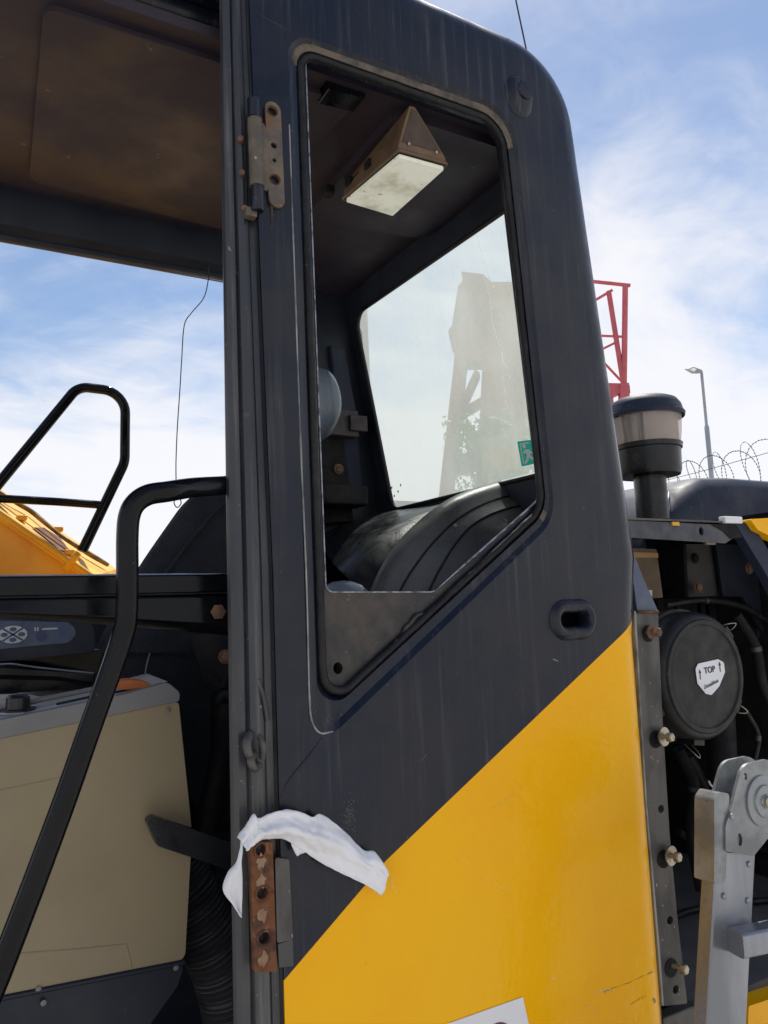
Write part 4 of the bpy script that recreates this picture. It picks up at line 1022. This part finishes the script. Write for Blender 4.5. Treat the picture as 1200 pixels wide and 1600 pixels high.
# engine-bay floor and clutter
fz = PY(1120, 1480, 1.25).z
dk = plate('deck_plate', [Vector((1.13, 1.10, fz)), Vector((2.0, 1.10, fz+.0)), Vector((2.0, 1.93, fz)), Vector((1.13, 1.93, fz))], (0, 0, -.02), mat('dusty_deck', (0.075, 0.072, 0.075), (0.11, 0.105, 0.10), rough=.9, scale=9, bump=.8, bscale=30, specks=1.0, speck_col=(.25, .23, .2), speck_scale=50), exc)
tube('deck_cable', catmull([Vector((1.18, 1.5, fz+.012)), Vector((1.35, 1.35, fz+.012)), Vector((1.6, 1.4, fz+.012)), Vector((1.9, 1.3, fz+.012))], 8), .008, RUBBER, exc, n=8)
plate('lower_body_panel', fillet([PY(px, py, 1.06) for px, py in ((1170, 1572), (1300, 1530), (1300, 1700), (1165, 1700))], .004, 3), (0, .3, 0), YELLOW, exc, bevel=.01)
box('side_deck', (1.12, 1.10, -1.3), (2.4, 1.9, fz-.12), DARK, exc)
# ---- engine hood ----
hx0, hx1 = PY(1005, 790, 1.75).x, 4.2
yN = 1.75
base_z = PY(1100, 812, yN).z
prof_h = []
loops_h = []
for i in range(15):
    t_ = i/14; x = hx0 + (hx1-hx0)*t_
    e = math.sin(min(1, t_*5.5)*math.pi/2)**.55
    top = PY(1130, 757, yN+.15).z
    hz_ = base_z-.1 + (top-base_z+.1)*e
    loops_h.append([Vector((x, yN, base_z-.35)), Vector((x, yN, base_z-.02)), Vector((x, yN+.002, base_z+(hz_-base_z)*.40)), Vector((x, yN+.008, base_z+(hz_-base_z)*.72)), Vector((x, yN+.022, base_z+(hz_-base_z)*.93)),
                    Vector((x, yN+.055, hz_+.002)), Vector((x, yN+.35, hz_+.01)), Vector((x, yN+1.3, hz_+.03)), Vector((x, yN+1.3, base_z-.25))])
v, f = loft_data(loops_h, True, True, True); hood = obj('engine_hood', v, f, HOOD, exc, smooth=True)
for px in (1035, 1045):
    tube('dried_drip', catmull([PY(px, 768, yN+.03), PY(px-1, 780, yN+.0), PY(px+1, 792, yN-.002), PY(px-2, 806, yN-.002)], 5), .0018, KEYW, hood, n=6, rfun=lambda t: .0012+.001*abs(math.sin(t*9)))

# ---- pre-cleaner ----
pc = PY(1011, 700, 1.52); dep = pc.dot(Fv)
pr_ = 58/FPX*dep
def zpx(py): return PY(1011, py, 1.52).z
pcl = lathe('pre_cleaner', (pc.x, pc.y, 0), (0, 0, 1), [(zpx(812), pr_*.42), (zpx(745), pr_*.42), (zpx(744), pr_*.80), (zpx(736), pr_*.84), (zpx(705), pr_*.86), (zpx(704), pr_*.90), (zpx(697), pr_*.92), (zpx(697), pr_*.3)], PLASTIC, exc, n=48)
lathe('clear_bowl', (pc.x, pc.y, 0), (0, 0, 1), [(zpx(699), pr_*.86), (zpx(680), pr_*.91), (zpx(652), pr_*.95)], BOWL, pcl, n=48)
lathe('bowl_core', (pc.x, pc.y, 0), (0, 0, 1), [(zpx(700), pr_*.30), (zpx(652), pr_*.25)], GREYP, pcl, n=20)
for k in range(10):
    t_ = k*math.pi/5; d = Vector((math.cos(t_), math.sin(t_), 0)); c = Vector((pc.x, pc.y, 0))
    a_ = c+d*pr_*.5; b_ = c+Vector((math.cos(t_+.5), math.sin(t_+.5), 0))*pr_*.84
    obj('bowl_vane', [a_+Vector((0, 0, zpx(698))), b_+Vector((0, 0, zpx(698))), b_+Vector((0, 0, zpx(654))), a_+Vector((0, 0, zpx(654)))], [(0, 1, 2, 3)], mat('amber_vane', (0.62, 0.48, 0.34), rough=.5) if k == 0 else bpy.data.materials['amber_vane'], pcl)
lathe('cleaner_cap', (pc.x, pc.y, 0), (0, 0, 1), [(zpx(654), pr_*.9), (zpx(656), pr_*1.03), (zpx(651), pr_*1.05), (zpx(647), pr_*1.0), (zpx(638), pr_*.96), (zpx(630), pr_*.86), (zpx(626), pr_*.70), (zpx(624.5), pr_*.4), (zpx(624), 0)], HOOD, pcl, n=48)
# ---- antenna ----
an0 = PY(826, 97, 1.09); an1 = PY(806, 0, 1.10); an2 = PY(790, -80, 1.11)
tube('antenna', catmull([an0-Vector((0, 0, .04)), an0, an1, an2], 5), .0016, RED if False else WIRE, exc, n=8)
# sticker on the yellow panel
stk = plate('white_sticker', [PY(px, py, .9985) for px, py in ((640, 1622), (699, 1600), (817, 1558), (846, 1690), (700, 1730))], (0, .001, 0), WHITE, ypanel)
obj('sticker_print', circle(PY(778, 1632, .998), (1, 0, 0), (0, 0, 1), .029, 32, .029), [tuple(range(32))], DRED, ypanel)
# scratches and dents on the yellow panel as thin raised marks
RUSTRUN = mat('rust_stain', (0.07, 0.04, 0.025), (0.03, 0.022, 0.02), rough=.8, scale=40); SCR = mat('scratch_yellow', (0.88, 0.62, 0.12), rough=.4); SCD = mat('scuff_dark', (0.20, 0.10, 0.02), rough=.8)
for pts, r_, m_ in (([(611, 1372), (612, 1384), (618, 1394)], .0014, SCR), ([(568, 1463), (575, 1457), (580, 1452)], .0006, SCR),
                    ([(770, 1262), (785, 1254), (803, 1241)], .0007, SCR), ([(948, 1548), (990, 1532), (1020, 1518)], .0005, SCD), ([(985, 1570), (1000, 1560), (1010, 1556)], .0005, SCD), ([(943, 1549), (955, 1546)], .0014, WORN), ([(1022, 1560), (1024, 1566)], .0014, WORN)):
    tube('scratch', [p+Vector((0, 0, noise.noise(p*200)*.002)) for p in catmull(PYl(pts, YS), 8)], r_, m_, ypanel, n=6, rfun=lambda t, r=r_: r*(.2+.8*abs(math.sin(t*11+.5))))
for pts in ([(656, 1189), (667, 1178)], [(864, 1030), (872, 1033)]):
    tube('scratch', PYl(pts, YS), .0008, WORN, panel, n=6)
for pts, r_ in (([(866, 1524), (862, 1527), (868, 1530)], .0012), ([(930, 1552), (945, 1546), (958, 1547)], .0013), ([(905, 1585), (918, 1572), (930, 1580)], .0009), ([(720, 1340), (760, 1372), (800, 1396)], .0004)):
    tube('scuff_mark', [p+Vector((noise.noise(p*300)*.002, 0, noise.noise(p*260)*.002)) for p in catmull(PYl(pts, YS), 8)], r_, SCR, ypanel, n=6, rfun=lambda t, r=r_: r*(.2+.8*abs(math.sin(t*9+.5))))
for (px, py, l) in ((379, 284, 60), (384, 340, 110), (424, 322, 40), (381, 232, 34)):
    y_ = YS+.0105 if px < 400 else YS-.0002
    tube('rust_run', [PY(px+t*.6+1.5*noise.noise(Vector((t*4., px, 0))), py+l*t, y_) for t in [i/10 for i in range(11)]], .0016, RUSTRUN, exc, n=6, rfun=lambda t: .0022*(1-t)+.0003)
mb = MB()
for i in range(110):
    p = PY(545+random.gauss(0, 5), 1275+random.gauss(0, 14), YS-.0003); s = random.uniform(.0004, .0010)
    mb.add([p+Vector((-s, 0, 0)), p+Vector((0, 0, s)), p+Vector((s, 0, 0)), p+Vector((0, 0, -s))], [(0, 1, 2, 3)])
sf = mb.build('dust_scuff', WORN, panel); sf['kind'] = 'stuff'

# =================================================================== white cloth draped over the lower hinge
topc = [(370, 1308), (382, 1290), (394, 1271), (400, 1277), (420, 1270), (442, 1264), (468, 1268), (487, 1276), (500, 1272), (520, 1284), (545, 1305), (567, 1328), (585, 1331), (602, 1356)]
botc = [(383, 1328), (392, 1322), (402, 1317), (412, 1312), (425, 1311), (445, 1312), (462, 1321), (478, 1332), (500, 1347), (525, 1360), (548, 1371), (565, 1379), (580, 1388), (594, 1398)]
tp, bp = catmull([PY(a, b, .985) for a, b in topc], 8), catmull([PY(a, b, .985) for a, b in botc], 8)
rows = []
for j in range(25):
    w = j/24; row = []
    for i, (a_, b_) in enumerate(zip(tp, bp)):
        i = i*.5
        p = a_.lerp(b_, w); bulge = math.sin(math.pi*w)*.010
        p.y = .986 - bulge - .004*math.sin(w*9+i*.12) - .0035*noise.noise(Vector((i*.16, w*3.2, 1))) - .0025*noise.noise(Vector((i*.5, w*6, 4))) + .0018*abs(noise.noise(Vector((i*.22+w*2.5, w*5.0-i*.05, 9)))) - .0008*abs(noise.noise(Vector((i*.6, w*9, 2)))) - .004*abs(math.sin(w*5.2+i*.02+.6))**.7
        p.z += .0007*noise.noise(Vector((i*.8, w*2, 7)))
        row.append(p)
    rows.append(row)
mb = MB(); mb.add(*loft_data(rows, closed=False))
hl = [[(378, 1314), (376, 1330), (370, 1350), (357, 1364), (348, 1390), (362, 1412), (376, 1432)], [(380, 1320), (380, 1335), (381, 1352), (381, 1370), (380, 1392), (379, 1412), (378, 1434)]]
ra, rb = catmull([PY(a, b, .985) for a, b in hl[0]], 4), catmull([PY(a, b, .985) for a, b in hl[1]], 4)
rows = []
for j in range(7):
    w = j/6; rows.append([a_.lerp(b_, w)+Vector((0, .004*math.sin(w*7+i*.2)+.006*w, 0)) for i, (a_, b_) in enumerate(zip(ra, rb))])
mb.add(*loft_data(rows, closed=False))
rows = [[PY(a, b, .990) for a, b in ((452, 1306), (470, 1316), (484, 1326))], [PY(a, b, .988) for a, b in ((456, 1322), (468, 1330), (478, 1332))], [PY(a, b, .985) for a, b in ((462, 1334), (465, 1338), (470, 1334))]]
mb.add(*loft_data(rows, closed=False))
rag = mb.build('cloth_strip', CLOTH, None, smooth=True)
sm = rag.modifiers.new('thick', 'SOLIDIFY'); sm.thickness = .0012; sm.offset = 0
tag(rag, 'crumpled white cloth strip draped over the rusty lower hinge', 'cloth')

# hanging wire with a loop
wp = PYl([(326, 418), (325, 440), (318, 466), (300, 488), (288, 508), (284, 560), (281, 610), (277, 670), (275, 720), (275, 752)], 1.60)
wp += PYl([(274, 776), (272, 786), (277, 793), (283, 786), (280, 777), (276, 774)], 1.60)
hw = tube('hanging_wire', catmull(wp, 5), .00115, WIRE, None, n=6)
tag(hw, 'thin dark wire with a small loop hanging in the cab opening', 'wire')
# orange piece lying on the console
op = [PY(px, py, 1.305) for px, py in ((180, 1077), (184, 1065), (200, 1062), (222, 1064), (236, 1069), (234, 1073), (200, 1078))]
og = plate('plastic_tag', op, (0, .02, .002), ORANGE, None, bevel=.001)
tag(og, 'flat orange plastic piece lying on the grey console top', 'tag')

# =================================================================== ladder in front
YL = .80
lad = thing('ladder', 'grey aluminium folding ladder standing beside the engine bay', 'ladder', (PY(1130, 1500, YL).x, YL, -EYE))
def LP(l, y=YL): return [PY(a, b, y) for a, b in l]
bot = LP([(1120, 1330), (1181, 1330), (1167, 1600), (1105, 1600)])
d0 = (bot[3]-bot[0]); k_ = (EYE+bot[0].z)/(-d0.z)
rl = [bot[0], bot[1], bot[1]+(bot[2]-bot[1])*k_, bot[0]+d0*k_]
plate('stile', rl, (0, .024, 0), ALU, lad, bevel=.003)
cov = fillet(LP([(1118, 1262), (1126, 1245), (1150, 1236), (1150, 1290), (1134, 1305), (1132, 1372), (1128, 1380), (1117, 1380)], YL-.004), .004, 4)
plate('hinge_cover', fillet(LP([(1116, 1250), (1124, 1238), (1140, 1240), (1134, 1372), (1130, 1380), (1116, 1382)], YL-.006), [.012, .008, .006, .003, .003, .003], 5), (0, .034, 0), ALUD, lad, bevel=.006, segs=3)
hpz = fillet(LP([(1160, 1195), (1200, 1186), (1245, 1215), (1250, 1290), (1200, 1310), (1180, 1335), (1176, 1338), (1134, 1330), (1134, 1290), (1143, 1262)], YL-.009), [.03, .035, .04, .035, .02, .004, .004, .004, .01, .02], 6)
hd = plate('hinge_plate', hpz, (0, .005, 0), ALUD, lad, holes=[circle(PY(1156, 1312, YL-.009), (1, 0, 0), (0, 0, 1), .0055, 12, .009), circle(PY(1165, 1213, YL-.009), (1, 0, 0), (0, 0, 1), .004, 12, .0055)], bevel=.0015)
plate('hinge_plate', [p+Vector((-.008, .028, .002)) for p in hpz], (0, .005, 0), ALUD, lad, bevel=.0015)
dc = PY(1186, 1250, YL-.004)
lathe('hinge_hub', dc, (0, -1, 0), [(-.030, .036), (-.001, .036), (.008, .0365), (.009, .0345), (.009, .0235), (.012, .0225), (.012, .011), (.0145, .010), (.0145, 0)], ALUD, lad, n=44)
lathe('pivot_bolt', dc+Vector((0, -.0145, 0)), (0, -1, 0), [(0, .0085), (.003, .0085), (.005, .006), (.0052, 0)], ZINC, lad, n=20)
rv = lathe('rivet', PY(1170, 1350, YL-.0002), (0, -1, 0), [(0, .0045), (.0022, .0042), (.0035, .0025), (.0038, 0)], ALU, lad, n=16)
cc0 = wloc(rv)-EYEV-PY(1170, 1350, YL)
for px, py in ((1131, 1400), (1168, 1407)): dup(rv, 'rivet', PY(px, py, YL)+cc0, lad)
lathe('rivet', PY(1143, 1275, YL-.0095), (0, -1, 0), [(0, .0042), (.0022, .0040), (.0035, .0022), (.0038, 0)], ALU, lad, n=16)
rg0 = LP([(1130, 1452), (1130, 1492)], YL-.002)
# rung runs to the right, towards the other stile
rdir = Vector((math.cos(math.radians(-12)), math.sin(math.radians(-12)), 0))
rs = (rg0[0].z-rg0[1].z)
prof_r = fillet([Vector((0, -.0, 0)), Vector((0, .034, 0)), Vector((0, .034, -rs)), Vector((0, -.0, -rs))], .006, 4)
base_r = rg0[0]+Vector((.004, -.028, 0))
nrm = Vector((-rdir.y, rdir.x, 0))
v, f = loft_data([[base_r+rdir*s+nrm*(p.y)+Vector((0, 0, p.z)) for p in prof_r] for s in (0, .42)], True, True, True)
obj('rung', v, f, ALU, lad, autosm=30)
v2 = [p+rdir*.42+Vector((0, 0, 0)) for p in rl]
plate('stile', v2, (0, .024, 0), ALU, lad, bevel=.003)
for kk in range(1, 6):
    v3 = [p-Vector((0, 0, .28*kk)) for p in v]; obj('rung', v3, f, ALU, lad, autosm=30)

# =================================================================== background
# red lattice jib
DC = 24
def DP(l, d): return [PD(a, b, d) for a, b in l]
base = PD(968, 600, DC); 
cr = thing('crane_mast', 'faded red steel lattice mast end rising behind the dark cab corner', 'crane', (base.x, base.y, -EYE))
def bar(nm, a, b, r, d=DC, m=RED, p=cr, d2=None):
    return tube(nm, [PD(*a, d), PD(*b, d2 or d)], r, m, p, n=8)
px_m = PD(1000, 500, DC).dot(Fv)/FPX
bar('mast_bar', (900, 437), (985, 446), 3.2*px_m); bar('mast_bar', (977, 446), (975, 606), 4.4*px_m); bar('mast_bar', (951, 455), (975, 606), 4.0*px_m, d2=DC)
bar('mast_brace', (915, 478), (957, 453), 2.4*px_m); bar('mast_brace', (930, 524), (974, 526), 2.2*px_m); bar('mast_brace', (938, 547), (962, 535), 2.0*px_m)
bar('mast_brace', (900, 448), (900, 610), 3.5*px_m); bar('mast_brace', (900, 520), (975, 600), 2.0*px_m, d=DC+.6)
plate('mast_foot', [PD(px, py, DC) for px, py in ((900, 597), (976, 599), (984, 602), (985, 614), (972, 612), (960, 618), (900, 620))], (.2, .3, 0), RED, cr)
plate('mast_foot', [PD(px, py, DC-.1) for px, py in ((970, 598), (983, 598), (984, 620), (970, 620))], (.2, .3, 0), RED, cr)
plate('mast_tower', [PD(px, py, DC) for px, py in ((918, 618), (958, 618))]+[Vector((PD(px, 618, DC).x, PD(px, 618, DC).y, -EYE)) for px in (958, 918)], (.3, .5, 0), RED, cr)

# street lamp
DLp = 30; bl_ = PD(1116, 790, DLp); tl_ = PD(1096, 581, DLp); g0 = tl_+(bl_-tl_)*((tl_.z+EYE)/(tl_.z-bl_.z))
pm = tl_.dot(Fv)/FPX
sln = thing('street_lamp', 'tall grey street lamp with flat lit-edged head beyond the razor wire', 'lamp', g0)
sln['label'] = 'tall grey street lamp with flat tilted head beyond the razor wire'
tube('pole', [g0, bl_, tl_.lerp(bl_, .42), tl_.lerp(bl_, .40), tl_], 3*pm, POLE, sln, n=12, rfun=lambda t: pm*(3.6 if t < .6 else 2.2))
ha, hb = PD(1076, 574, DLp-.4), PD(1098, 581, DLp)
hd_ = [PD(px, py, DLp-.3) for px, py in ((1076, 577), (1083, 572.5), (1098, 578), (1097, 583), (1088, 584))]
lh = plate('lamp_head', hd_, (.05, .25, .08), POLE, sln, bevel=.02)
plate('lamp_glass', [PD(px, py, DLp-.34) for px, py in ((1078, 577), (1083, 574), (1089, 577), (1085, 580.5))], (.01, .02, 0), LENS, lh)

# razor wire coils on a fence
DR = 17
rf0 = PD(1010, 800, DR); rf1 = PD(1260, 800, DR-3)
fen = thing('razor_wire_fence', 'chain of looping barbed razor wire coils on a fence behind the hood', 'fence', (rf0.x, rf0.y, -EYE))
rm = PD(1100, 730, DR).dot(Fv)/FPX
cen0, cen1 = PD(1010, 762, DR+.5), PD(1300, 722, DR-3)
dirc = (cen1-cen0); Lc = dirc.length; dirc.normalize()
def coil(name, turns, r0, r1, ph, lean, zofs):
    pts = []; n = turns*26
    for i in range(n+1):
        t_ = i/n; a_ = 2*math.pi*turns*t_+ph; r_ = r0+(r1-r0)*t_+.12*noise.noise(Vector((t_*turns*1.1, ph, 0)))
        c = cen0+dirc*Lc*t_
        sidev = Vector((-dirc.y, dirc.x, 0))
        pts.append(c+Vector((0, 0, zofs+r_*math.sin(a_)))+dirc*(r_*.85*math.cos(a_))+sidev*(r_*.35*math.cos(a_+lean)))
    tube(name, pts, .0032, PALEW, fen, n=5)
    mbb = MB()
    for i in range(1, n, 1):
        for fr in (0, .5):
            p = pts[i].lerp(pts[i+1], fr); t = (pts[i+1]-pts[i-1]).normalized(); s = t.cross(Vector((0.3, .7, .2))).normalized()
            mbb.add([p-t*.028, p+s*.012, p+t*.028, p-s*.012], [(0, 1, 2, 3)])
    ob_ = mbb.build('barb', WIRE, fen); ob_['kind'] = 'stuff'
PALEW = mat('razor_wire_steel', (0.16, 0.16, 0.18), rough=.5, metal=.4)
coil('wire_coil', 7, .42, .62, .3, .6, -.10); coil('wire_coil', 6, .38, .60, 2.0, 2.2, -.02)
tube('strand_wire', [cen0+Vector((0, 0, .05)), cen0.lerp(cen1, .4)+Vector((0, 0, .18)), cen1+Vector((0, 0, .42))], .006, WIRE, fen, n=5)
tube('strand_wire', [cen0+Vector((0, 0, -.15)), cen1+Vector((0, 0, -.25))], .006, WIRE, fen, n=5)
for i in range(6):
    p = cen0.lerp(cen1, i/5); tube('fence_post', [Vector((p.x, p.y, -EYE)), Vector((p.x, p.y, p.z-.5))], .03, POLE, fen, n=8)
wv, wf = beam_data(Vector((cen0.x, cen0.y, -EYE+.7)), Vector((cen1.x, cen1.y, -EYE+.7)), .12, 1.4); obj('fence_wall', wv, wf, mat('concrete', (0.35, 0.33, 0.30), rough=.9), fen)

# brown steel machine seen through the dusty rear window
DT = 13
def TP(l, d=DT): return [PD(a, b, d) for a, b in l]
twb = PD(740, 760, DT)
tw = thing('steel_tower', 'brown steel lattice tower of heavy plates seen through the dusty rear window', 'tower', (twb.x, twb.y, -EYE))
T_ = PD(760, 500, DT); T_ = Vector((T_.x, T_.y, 0)).normalized()*.5
def tplate(nm, l, off=0, th=1.0): return plate(nm, [p+T_*off for p in TP(l)], T_*th, RUSTYTOWER, tw, bevel=.01)
tplate('head_plate', [(723, 424), (755, 428), (768, 440), (800, 440), (860, 436), (870, 560), (742, 562), (722, 562), (712, 545), (703, 530), (700, 516), (706, 508), (712, 470), (716, 446), (722, 440)], 0, 1.2)
def down(l, zt=-EYE):
    return l
def tbeam(nm, a, b, w, off=0, th=.8):
    a_, b_ = Vector(a), Vector(b); d = (b_-a_).normalized(); n_ = Vector((-d.y, d.x))
    l = [(a_+n_*w/2), (b_+n_*w/2), (b_-n_*w/2), (a_-n_*w/2)]
    return tplate(nm, [(p.x, p.y) for p in l], off, th)
def ground_leg(px0, py0, px1, py1, w):
    # a leg carried on down to the ground
    a_, b_ = PD(px0, py0, DT), PD(px1, py1, DT); k = (a_.z+EYE)/(a_.z-b_.z); c = a_+(b_-a_)*k
    s = Vector((T_.y, -T_.x, 0)).normalized()*w*a_.dot(Fv)/FPX/2
    plate('leg', [a_-s, a_+s, c+s*1.2, c-s*1.2], T_*.9, RUSTYTOWER, tw, bevel=.01)
ground_leg(721, 545, 704, 700, 19); ground_leg(768, 560, 764, 660, 28); ground_leg(803, 550, 800, 660, 42); ground_leg(846, 540, 850, 700, 26)
tbeam('lattice_brace', (716, 640), (745, 575), 9, .3); tbeam('lattice_brace', (718, 640), (756, 618), 9, .35)
tbeam('lattice_brace', (714, 640), (762, 716), 15, .2); tbeam('lattice_brace', (800, 600), (850, 560), 14, .3); tbeam('lattice_brace', (800, 610), (856, 660), 14, .3)
tbeam('lattice_brace', (700, 720), (860, 700), 26, .4)
tplate('web_plate', [(760, 560), (790, 560), (820, 655), (815, 668), (770, 668), (762, 600)], .2, .5)
for (a, b) in (((726, 432), (722, 420)), ((738, 436), (748, 426)), ((830, 436), (842, 430))): tbeam('top_fitting', a, b, 4, .2, .3)
# neighbouring trees around the tower
def tree(px, py_top, dist, width, seed, label, dens=900):
    rnd = random.Random(seed)
    t0 = PD(px, py_top, dist); topz = t0.z; root = Vector((t0.x, t0.y, -EYE))
    tr_ = thing('tree', label, 'tree', root, 'green trees around the tower')
    Ht = topz+EYE
    mb = MB(); mb.add(*tube_data(catmull([root, root+Vector((.1, .05, Ht*.35)), root+Vector((-.05, .1, Ht*.7)), root+Vector((.1, 0, Ht*.95))], 5), .16, 8, rfun=lambda t: .18*(1-t)+.02))
    tips = []
    for i in range(14):
        h = rnd.uniform(.35, .9)*Ht; a_ = rnd.uniform(0, 6.28); l = width*rnd.uniform(.4, .95)
        e = root+Vector((math.cos(a_)*l, math.sin(a_)*l, h+rnd.uniform(.2, .7)))
        mb.add(*tube_data(catmull([root+Vector((0, 0, h-.3)), root+Vector((math.cos(a_)*l*.5, math.sin(a_)*l*.5, h+.1)), e], 4), .03, 5, rfun=lambda t: .045*(1-t)+.008)); tips.append(e)
    mb.build('trunk', BARK, tr_, smooth=True)
    mc = MB()
    for i in range(dens):
        c = rnd.choice(tips)
        p = c+Vector((rnd.gauss(0, width*.28), rnd.gauss(0, width*.28), rnd.gauss(0, Ht*.09)))
        if p.z > topz: p.z = topz-rnd.random()*.3
        for k in range(5):
            q = p+Vector((rnd.gauss(0, .09), rnd.gauss(0, .09), rnd.gauss(0, .09))); s = rnd.uniform(.05, .10)*(.6 if dist < 15 else 1)
            u = Vector((rnd.gauss(0, 1), rnd.gauss(0, 1), rnd.gauss(0, 1))).normalized(); w = u.cross(Vector((rnd.gauss(0, 1), rnd.gauss(0, 1), 1))).normalized()
            mc.add([q-u*s, q+w*s*.5, q+u*s, q-w*s*.5], [(0, 1, 2, 3)])
    cr_ = mc.build('crown', LEAF, tr_); cr_['kind'] = 'stuff'
tree(748, 655, 11.6, .34, 3, 'small leafy green tree in front of the tower\'s left leg', 700)
tree(785, 668, 11.8, .4, 5, 'small leafy green tree low in front of the tower\'s middle', 900)
tree(850, 620, 21, 1.5, 8, 'larger green tree standing behind the tower, above the exit sticker', 900)
